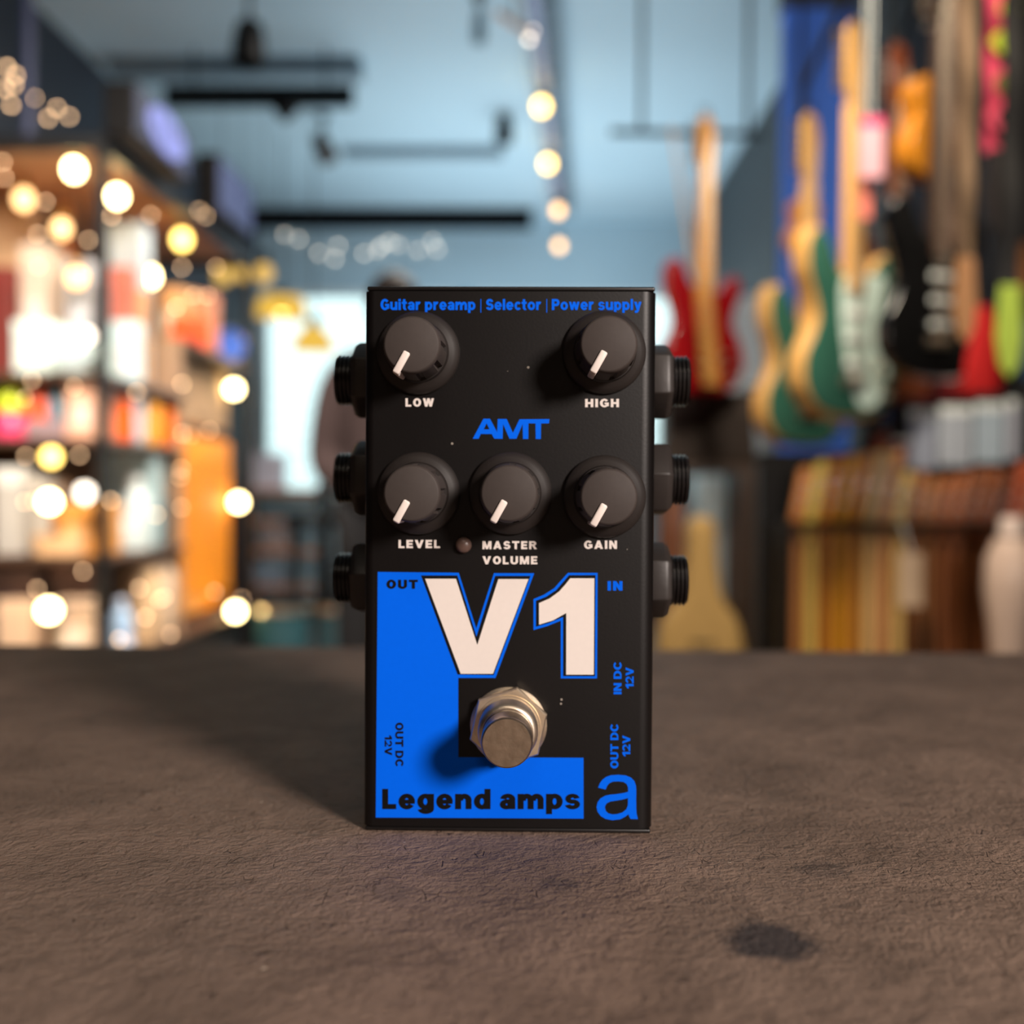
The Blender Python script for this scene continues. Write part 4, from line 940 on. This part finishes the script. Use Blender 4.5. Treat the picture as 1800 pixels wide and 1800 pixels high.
zrail = zr + .018
bm = NB(); tube(bm, [(.027, 0, 0), (-.03, 0, .04), (-.10, .0, zrail - .03 - c0.z), (-.10, .19, zrail + .008 - c0.z)], .0036, 8); fin('tail', bm, mat('amber_glint_vinyl', (214, 160, 88), .25), t, smooth=True)
# rails the guitars hang from
def rail(label, p, q, ups, mid=None):
    p, q = Vector(p), Vector(q); t = thing('hanging_rail', label, 'rail', p)
    bm = NB(); tube(bm, [(0, 0, 0)] + ([Vector(mid) - p] if mid else []) + [q - p], .011, 14); fin('bar', bm, m_black, t, smooth=True)
    for u in ups:
        a = (q - p) * u
        bm = NB(); tube(bm, [a, a + Vector((0, 0, H - p.z))], .008, 10); fin('rod', bm, m_black, t, smooth=True)
rail('black rail above the teal guitars, hung from the ceiling', (g1[0] - .03, 2.35, zrail), (g3[0] + .02, 3.75, zrail), (0, 1), (g2[0], 3.1, zrail))
rail('black rail above the black and mahogany guitars, hung from the ceiling', (g4[0] - .03, 2.15, zrail + .09), (g5[0] + .1, 3.3, zrail + .09), (.3, .9))
rail('black rail above the cherry red guitar, hung from the ceiling', (g7[0] - .3, 3.55, zrail + .02), (g7[0] + .2, 3.58, zrail + .02), (.2, .9))
rail('black rail carrying the straps, hung from the ceiling', (.82, 2.02, zrail - .02), (1.26, 2.02, zrail - .02), (.1, .9))
# ---- straps ---------------------------------------------------------------
def strap(label, px0, px1, ytop, ybot, Y, m, end=None, endpx=None, pattern=None, name='guitar_strap'):
    x0, x1 = PX(px0, Y), PX(px1, Y); zb_ = PZ(ybot, Y); zt_ = zrail - .02
    w = (x1 - x0); c = (x0 + x1) / 2
    t = thing(name, label, 'strap', (c, Y, zb_), 0, None)
    n = 24; bm = NB(); hh = zt_ - zb_
    path = [(.006 * math.sin(k * .9), -hh * 0 + hh * k / n) for k in range(n + 1)]
    for (y_, z_), (y2, z2) in zip(path, path[1:]):
        for yo in (-.0015, .0015):
            bm.faces.new([bm.verts.new(v) for v in ((-w / 2, y_ + yo, z_), (w / 2, y_ + yo, z_), (w / 2, y2 + yo, z2), (-w / 2, y2 + yo, z2))])
    bmesh.ops.remove_doubles(bm, verts=bm.verts, dist=1e-5)
    fin('webbing', bm, m, t)
    bm = NB(); tube(bm, [(-w * .3, 0, hh - .01), (-w * .3, 0, hh + .01), (0, 0, hh + .012), (w * .3, 0, hh + .01), (w * .3, 0, hh - .01)], .004); fin('buckle', bm, m_brasslamp, t, smooth=True)
    if end:
        ww = PX(endpx[1], Y) - PX(endpx[0], Y); a, b = PZ(endpx[3], Y) - zb_, PZ(endpx[2], Y) - zb_
        pts = [(-ww * .36, b), (ww * .36, b), (ww * .5, b - (b - a) * .55), (ww * .36, b - (b - a) * .85), (0, a), (-ww * .36, b - (b - a) * .85), (-ww * .5, b - (b - a) * .55)]
        bm = NB(); prism(bm, pts, -.005, .0, bev=.0015, seg=1); fin('end_tab', bm, end, t, smooth=True)
    if pattern:
        for (u, zz, r, pm) in pattern:
            bm = NB(); a = u * w; q = PZ(zz, Y) - zb_
            lathe(bm, [(r, .001), (r, .0095), (0, .0095)], 'y', 20, (a, 0, q)); fin('patch', bm, pm, t)
    return t
m_tan = mat('tan_suede', (122, 98, 74), .9, var=.15, scale=120, bump=.1)
m_leather = mat('light_brown_leather', (172, 124, 82), .6, var=.15, scale=60, bump=.1)
m_pink = mat('crimson_weave', (176, 44, 74), .8, var=.25, scale=60)
m_lime = mat('lime_embroidery', (166, 184, 20), .7, var=.1)
m_rose2 = mat('pink_embroidery', (200, 66, 92), .7, var=.1)
strap('tan suede strap with light brown leather end beside the black guitar', 1678, 1704, 0, 480, 2.02, m_tan, m_leather, (1650, 1692, 452, 602))
strap('thin brown strap between the black guitar and the tan suede strap', 1664, 1676, 0, 400, 2.02, mat('brown_leather', (84, 62, 46), .6), mat('brown_leather', (84, 62, 46), .6), (1656, 1684, 396, 440))
strap('crimson strap with lime and pink woven pattern at the edge of view', 1722, 1780, 0, 268, 2.02, m_pink, mat('dark_leather', (30, 24, 24), .5), (1722, 1780, 262, 420), pattern=[(.18, 20, .022, m_lime), (.0, 78, .022, m_lime), (.3, 100, .014, m_rose2), (.05, 150, .02, mat('olive_embroidery', (96, 92, 26), .7)), (.0, 208, .028, m_rose2), (.0, 208, .013, mat('olive_embroidery', (96, 92, 26), .7))])
strap('black strap with amber leather end hanging beside the red pouch', 1782, 1796, 0, 440, 2.04, m_cord, mat('amber_leather', (158, 98, 44), .6), (1756, 1788, 425, 520))
strap('neon yellow green strap end at the right edge of view', 1752, 1786, 0, 520, 1.99, m_cord, mat('neon_lime_webbing', (176, 204, 76), .6), (1742, 1790, 500, 662))
strap('steel blue strap just beyond the neon yellow green one', 1792, 1812, 0, 560, 2.06, m_cord, mat('steel_blue_webbing', (36, 74, 104), .7), (1790, 1830, 560, 670))
t = thing('cloth_pouch', 'bright red cloth pouch hanging below the straps', 'pouch', P(1728, 690, 2.2))
q = 2.2 / F
bm = NB(); lathe(bm, [(36 * q * .9, .0), (36 * q, .02), (30 * q, 60 * q), (18 * q, 130 * q), (12 * q, 150 * q), (0, 150 * q)], 'z', 28)
for v in bm.verts: v.co.y *= .45
fin('bag', bm, mat('bright_red_cloth', (196, 8, 10), .8, var=.08, scale=60), t, smooth=True)
bm = NB(); tube(bm, [(0, 0, 145 * q), (0, -.05, 300 * q), (0, -.15, zrail - .03 - PZ(690, 2.2))], .003); fin('drawstring', bm, m_cord, t)
t = thing('price_tag', 'pink and white card tag hanging at the maple neck of the teal guitar', 'tag', P(1532, 206, 2.3))
q = 2.3 / F
bm = NB(); box(bm, -21 * q, 21 * q, -.001, .001, -104 * q, 0, bev=.0005, seg=1); fin('card', bm, mat('pale_pink_card', (226, 168, 178), .6), t)
bm = NB(); box(bm, -21 * q, 21 * q, -.0016, -.001, -16 * q, -1 * q); fin('header', bm, mat('magenta_print', (226, 60, 120), .6), t)
bm = NB(); tube(bm, [(0, 0, 0), (0, 0, zrail - P(1532, 206, 2.3).z)], .0015, 6); fin('string', bm, m_white, t)
t = thing('price_tag', 'salmon card tag hanging below the pink and white one', 'tag', P(1520, 314, 2.32))
bm = NB(); box(bm, -11 * q, 11 * q, -.001, .001, -70 * q, 0, bev=.0005, seg=1); fin('card', bm, mat('salmon_card', (226, 122, 104), .6), t)
bm = NB(); tube(bm, [(0, 0, 0), (0, 0, zrail - P(1520, 314, 2.32).z)], .0015, 6); fin('string', bm, m_white, t)
# ---- packets on the slatwall behind ----------------------------------------
def packet(label, px0, px1, y0, y1, Y, col, name='string_packet', g=None):
    x0, x1 = PX(px0, Y), PX(px1, Y); zt_, zb_ = PZ(y0, Y), PZ(y1, Y); w = x1 - x0; h = zt_ - zb_
    t = thing(name, label, 'packet', ((x0 + x1) / 2, Y, zb_), 0, g)
    key = 'packet_%d_%d_%d' % tuple(col)
    bm = NB(); box(bm, -w / 2, w / 2, -.008, .008, 0, h * .86, bev=.004); fin('pack', bm, mat(key, col, .45, var=.08), t)
    bm = NB(); box(bm, -w / 2, w / 2, -.002, .002, h * .86, h, bev=.001, seg=1); fin('hang_tab', bm, m_white, t)
    bm = NB(); tube(bm, [(0, -.03, h * .93), (0, RY + .10 - Y, h * .93)], .002, 8)
    fin('peg_hook', bm, m_black, t, smooth=True)
    return t
RY = 3.0
t = thing('peg_board', 'dark peg board carrying the red and grey packets above the wooden necks', 'peg board', (PX(1534, RY), RY + .10, PZ(840, RY)))
wb = XR - .03 - PX(1534, RY); hb = PZ(640, RY) - PZ(840, RY)
bm = NB(); box(bm, 0, wb, 0, .015, 0, hb, bev=.002, seg=1); fin('board', bm, mat('dark_plum_board', (30, 28, 34), .8), t)
for zz in (0, hb - .02):
    bm = NB(); box(bm, 0, wb, .015, .035, zz, zz + .02, bev=.002, seg=1); fin('batten', bm, m_dw, t)
for i, (a, b) in enumerate(((1596, 1642), (1648, 1706), (1712, 1762), (1768, 1816))):
    packet(('first', 'second', 'third', 'fourth')[i] + ' pale grey string packet counted from the pillar, above the wooden necks', a, b, 716 - 6 * i, 822 - 6 * i, RY, ((150, 158, 176), (168, 176, 188), (166, 182, 196), (172, 176, 190))[i])
for i, (a, b, c) in enumerate(((1566, 1594, (150, 32, 40)), (1600, 1634, (172, 40, 24)), (1638, 1676, (140, 22, 24)), (1680, 1712, (160, 24, 22)))):
    packet(('first', 'second', 'third', 'fourth')[i] + ' dark red packet counted from the pillar, under the black guitar', a, b, 668 - 4 * i, 708 - 5 * i, RY + .06, c, 'cable_packet')
packet('blue packet hanging next to the dark red packets', 1536, 1562, 690, 742, RY + .06, (56, 84, 150), 'cable_packet')
packet('orange red packet low above the tallest necks', 1536, 1562, 752, 800, RY + .04, (176, 56, 20), 'cable_packet')
packet('plum packet between the orange red one and the grey string packets', 1568, 1594, 768, 812, RY - .02, (96, 36, 44), 'cable_packet')
# ---- rack of wooden necks ----------------------------------------------------
NY = 2.85; zrack = .46
xa, xb = PX(1383, NY), PX(1846, NY)
t = thing('neck_rack', 'dark rack holding the row of wooden guitar necks', 'rack', ((xa + xb) / 2, NY, 0))
w = (xb - xa) / 2 + .02
bm = NB(); box(bm, -w, w, -.09, .12, 0, zrack, bev=.006); fin('base', bm, m_dw, t)
zr2 = PZ(920, NY)
bm = NB(); box(bm, -w - .02, w, .13, .15, 0, PZ(905, NY + .14)); fin('back_board', bm, m_black, t)
bm = NB(); box(bm, -w - .02, PX(1528, NY) - (xa + xb) / 2, .15, .17, 0, PZ(792, NY + .16)); fin('added_dark_board', bm, m_black, t)  # board added to darken the lower part of the pillar
bm = NB(); box(bm, -w, w, -.052, -.037, zr2 - .012, zr2 + .012, bev=.003); fin('rail', bm, m_black, t)
bm = NB(); box(bm, -w, w, .035, .05, zr2 - .012, zr2 + .012, bev=.003); fin('rail', bm, m_black, t)
for x in (-w + .012, w - .012):
    bm = NB(); box(bm, x - .012, x + .012, -.05, .055, zrack, zr2 + .012, bev=.003); fin('upright', bm, m_black, t)
cols = [tuple(min(255, int(v * (1.5 if k % 2 else 1.15))) for v in c) for k, c in enumerate( [(176, 112, 52), (206, 142, 70), (196, 124, 30), (190, 116, 16), (200, 130, 36), (200, 138, 88), (208, 148, 94), (196, 140, 84), (140, 88, 46), (112, 72, 38), (156, 92, 48), (128, 76, 44), (146, 86, 48), (122, 70, 38), (112, 60, 34), (134, 62, 34), (150, 92, 60)])]
names = ['pale', 'honey', 'amber', 'deep amber', 'golden', 'pinkish tan', 'light tan', 'sand', 'brown', 'dark brown', 'copper brown', 'chestnut', 'walnut', 'umber', 'red brown', 'russet', 'dusty brown']
order = ['first', 'second', 'third', 'fourth', 'fifth', 'sixth', 'seventh', 'eighth', 'ninth', 'tenth', 'eleventh', 'twelfth', 'thirteenth', 'fourteenth', 'fifteenth', 'sixteenth', 'seventeenth']
tops = [818, 806, 800, 796, 792, 786, 788, 824, 826, 836, 832, 828, 818, 820, 822, 806, 800]
for i in range(17):
    pxc = 1398 + i * 25.4; hgt = PZ(tops[i], NY) - zrack; mm = wood('neck_%d' % i, cols[i], .4, var=.18)
    t = thing('wooden_guitar_neck', names[i] + ' wooden guitar neck, ' + order[i] + ' from the pillar in the rack', 'guitar neck', (PX(pxc, NY), NY, zrack + .0015), 0, 'wooden necks in the rack')
    zs = zr2 - zrack + .004
    bm = NB(); box(bm, -.0122, .0122, -.024, .024, 0, zs, bev=.004); fin('shaft', bm, mm, t, smooth=True)
    bm = NB(); box(bm, -.012, .012, -.029, -.0235, .01, zs - .02, bev=.001, seg=1); fin('fretboard', bm, wood('fret_%d' % i, tuple(int(v * .82) for v in cols[i]), .5), t)
    L_ = hgt - zs; ln = .21 * L_
    bm = NB(); prism(bm, [(-.0135, zs - .004), (.0135, zs - .004), (.015 + ln * .35, zs + L_ * .35), (.0148 + ln * .9, zs + L_ * .9), (.004 + ln, zs + L_), (-.014 + ln * .85, zs + L_ * .95), (-.015 + ln * .4, zs + L_ * .4)], -.014, .014, bev=.004, seg=2); h = fin('headstock', bm, mm, t, smooth=True)
    for k in range(3):
        bm = NB(); lathe(bm, [(.005, .013), (.005, .02), (0, .021)], 'y', 12, (ln * (.3 + .2 * k), 0, zs + L_ * (.3 + .2 * k))); fin('tuning_post', bm, m_chrome, h, smooth=True)
t = thing('price_label', 'cream price card hung in front of the rack of necks', 'price card', P(1602, 972, NY - .13))
q = NY / F
bm = NB(); box(bm, -20 * q, 20 * q, -.001, .001, -90 * q, 0, bev=.0005, seg=1); fin('card', bm, mat('cream_card', (214, 186, 156), .6), t)
bm = NB(); tube(bm, [(0, 0, -.002), (0, .076, 52 * q)], .0015, 6); fin('string', bm, m_white, t)
bottle('dusty white plastic jar at the right end of the neck rack', 'jar', 1800, 905, 2.49, .62, .06, (214, 188, 172), (226, 206, 196), 'jar', prof=[(.7, 0), (.85, .3), (1, .5), (.95, .72), (.6, .86)])
t = thing('side_table', 'small dark table carrying the dusty white jar', 'table', (PX(1806, 2.55), 2.55, 0))
bm = NB(); box(bm, -.07, .2, -.1, .12, .60, .62, bev=.003); fin('table_top', bm, m_dw, t)
for x in (-.05, .18):
    for y in (-.08, .10):
        bm = NB(); box(bm, x - .012, x + .012, y - .012, y + .012, 0, .60); fin('leg', bm, m_dw, t)
# ---- things on the floor between pedal and rack -------------------------------
def gig(label, px, ytop, Y, wpx, col, z0=0.0, name='gig_bag', flip=False):
    h = PZ(ytop, Y) - z0; w = wpx * Y / F
    t = thing(name, label, 'gig bag', (PX(px, Y), Y, z0))
    o = [(0, 0), (.36, .01), (.5, .12), (.48, .3), (.36, .44), (.40, .56), (.34, .66), (.2, .74), (.14, .86), (.12, .97), (0, 1), (-.12, .97), (-.14, .86), (-.2, .74), (-.34, .66), (-.40, .56), (-.36, .44), (-.48, .3), (-.5, .12), (-.36, .01)]
    bm = NB(); prism(bm, [(x * w, z * h) for x, z in spline(o, 4)], -.06, .06, bev=.03, seg=4); fin('bag', bm, mat('nylon_%d_%d_%d' % col, col, .75, var=.12, scale=40, bump=.1), t, smooth=True)
    bm = NB(); prism(bm, [(x * w * .62, h * .08 + z * h * .42) for x, z in spline([(0, 0), (.4, .02), (.5, .3), (.42, .8), (.2, 1), (-.2, 1), (-.42, .8), (-.5, .3), (-.4, .02)], 3)], -.075, -.055, bev=.006); fin('pocket', bm, mat('nylon_%d_%d_%d' % col, col, .75), t, smooth=True)
    bm = NB(); tube(bm, [(-.03, -.06, h * .60), (-.02, -.09, h * .60), (.02, -.09, h * .60), (.03, -.06, h * .60)], .006); fin('handle', bm, m_cord, t)
    return t
gig('tan gig bag standing on the floor beside the pedal', 1232, 905, 3.3, 190, (176, 142, 84))
# dark amplifier head on a stand below the red guitar
t = thing('amplifier_combo', 'dark brown combo amplifier on a tall stand below the cherry red guitar', 'amplifier', (PX(1240, 3.8), 3.8, PZ(815, 3.8)))
ha = PZ(692, 3.8) - PZ(815, 3.8); wa = 76 * 3.8 / F
bm = NB(); prism(bm, [(-wa, 0), (wa * 1.02, 0), (wa * .9, ha), (-wa, ha)], -.13, .13, bev=.012, seg=3); fin('cabinet', bm, mat('dark_brown_tolex', (50, 38, 30), .6, var=.15, scale=60), t, smooth=True)
bm = NB(); box(bm, -wa * .86, wa * .8, -.136, -.129, .03, ha * .7, bev=.003); fin('grille_cloth', bm, mat('umber_grille', (40, 30, 25), .85), t)
for k in range(4):
    bm = NB(); lathe(bm, [(.011, .13), (.009, .15), (0, .15)], 'y', 16, (-wa * .5 + k * wa * .32, 0, ha * .84)); fin('control_knob', bm, m_black, t, smooth=True)
bm = NB(); tube(bm, [(-.08, 0, ha - .002), (-.07, 0, ha + .02), (.07, 0, ha + .02), (.08, 0, ha - .002)], .007); fin('handle', bm, m_cord, t, smooth=True)
t2 = thing('amplifier_stand', 'brown wooden stand under the dark combo amplifier', 'stand', (PX(1240, 3.8), 3.8, 0))
za = PZ(815, 3.8)
bm = NB(); box(bm, -wa, wa, -.12, .12, za - .03, za, bev=.003); fin('board', bm, m_dw, t2)
for x, m_ in ((-wa + .03, wood('red_brown_leg', (120, 72, 46), .5)), (wa - .03, m_dw)):
    for y in (-.1, .1):
        bm = NB(); box(bm, x - .03, x + .03, y - .02, y + .02, 0, za - .03, bev=.003); fin('leg', bm, m_, t2)
# pale cabinet added in place of bright window light past the stand
t = thing('window_glare_cabinet', 'pale blue grey drawer cabinet added in place of window light beyond the amplifier stand', 'cabinet', (PX(1284, 6.0), 6.0, 0))
hc = PZ(835, 6.0)
bm = NB(); box(bm, -.19, .19, -.2, .2, .04, hc, bev=.006); fin('carcass', bm, mat('pale_window_glare', (196, 212, 218), .4), t)
for k in range(4):
    z0 = .07 + k * (hc - .1) / 4
    bm = NB(); box(bm, -.17, .17, -.215, -.199, z0, z0 + (hc - .1) / 4 - .015, bev=.003); d_ = fin('drawer', bm, mat('pale_window_glare', (196, 212, 218), .4), t)
    bm = NB(); tube(bm, [(-.05, -.215, z0 + .08), (-.05, -.235, z0 + .08), (.05, -.235, z0 + .08), (.05, -.215, z0 + .08)], .005); fin('handle', bm, m_chrome, d_)
bm = NB(); box(bm, -.18, .18, -.18, .18, 0, .04); fin('plinth', bm, m_black, t)
t = thing('drum_case', 'silvery round case standing on a pedestal between the red and teal guitars', 'case', (PX(1318, 5.0), 5.0, PZ(800, 5.0)))
rr = 50 * 5.0 / F
bm = NB(); lathe(bm, [(rr * .9, 0), (rr, .03), (rr * 1.0, .34), (rr * .9, .6), (rr * .7, .72), (0, .74)], 'z', 32); fin('shell', bm, mat('silver_grey_fabric', (176, 190, 200), .5, var=.12, scale=30), t, smooth=True)
bm = NB(); tube(bm, [(-.05, -rr, .3), (-.04, -rr - .03, .3), (.04, -rr - .03, .3), (.05, -rr, .3)], .007); fin('handle', bm, m_cord, t)
t = thing('pedestal', 'dark grey pedestal carrying the silvery round case', 'pedestal', (PX(1330, 5.0), 5.0, 0))
bm = NB(); box(bm, -.12, .12, -.12, .12, 0, PZ(800, 5.0) - .02, bev=.006); fin('column', bm, mat('dark_grey_lacquer', (92, 102, 106), .5), t)
bm = NB(); box(bm, -.15, .15, -.15, .15, PZ(800, 5.0) - .02, PZ(800, 5.0), bev=.004); fin('cap', bm, m_black, t)
# ---- members of one kind share a group ------------------------------------
GR = {'cardboard_box': 'boxes on the shelves', 'bottle': 'bottles on the shelves', 'tub': 'tubs on the shelves', 'pendant_bulb': 'hanging bulbs', 'clip_lamp': 'clip lamps on the shelving posts', 'fairy_or_glint_string': 'strings of fairy lights', 'ceiling_spotlight': 'ceiling spotlights', 'pendant_lamp': 'yellow pendant lamps', 'globe_lamp': 'amber globe lamps', 'drum': 'drums on the floor', 'electric_guitar': 'electric guitars on the rails', 'ukulele': 'ukuleles on the rails', 'guitar_strap': 'straps on the rail', 'string_packet': 'grey packets on the peg board', 'cable_packet': 'coloured packets on the peg board', 'hanging_rail': 'rails hung from the ceiling', 'sign_box': 'sign boxes on the shelving', 'price_tag': 'card tags'}
for o in list(S.objects):
    if o.parent is None and o.get('category') and not o.get('group'):
        k = o.name.split('.')[0]
        if k in GR: o['group'] = GR[k]
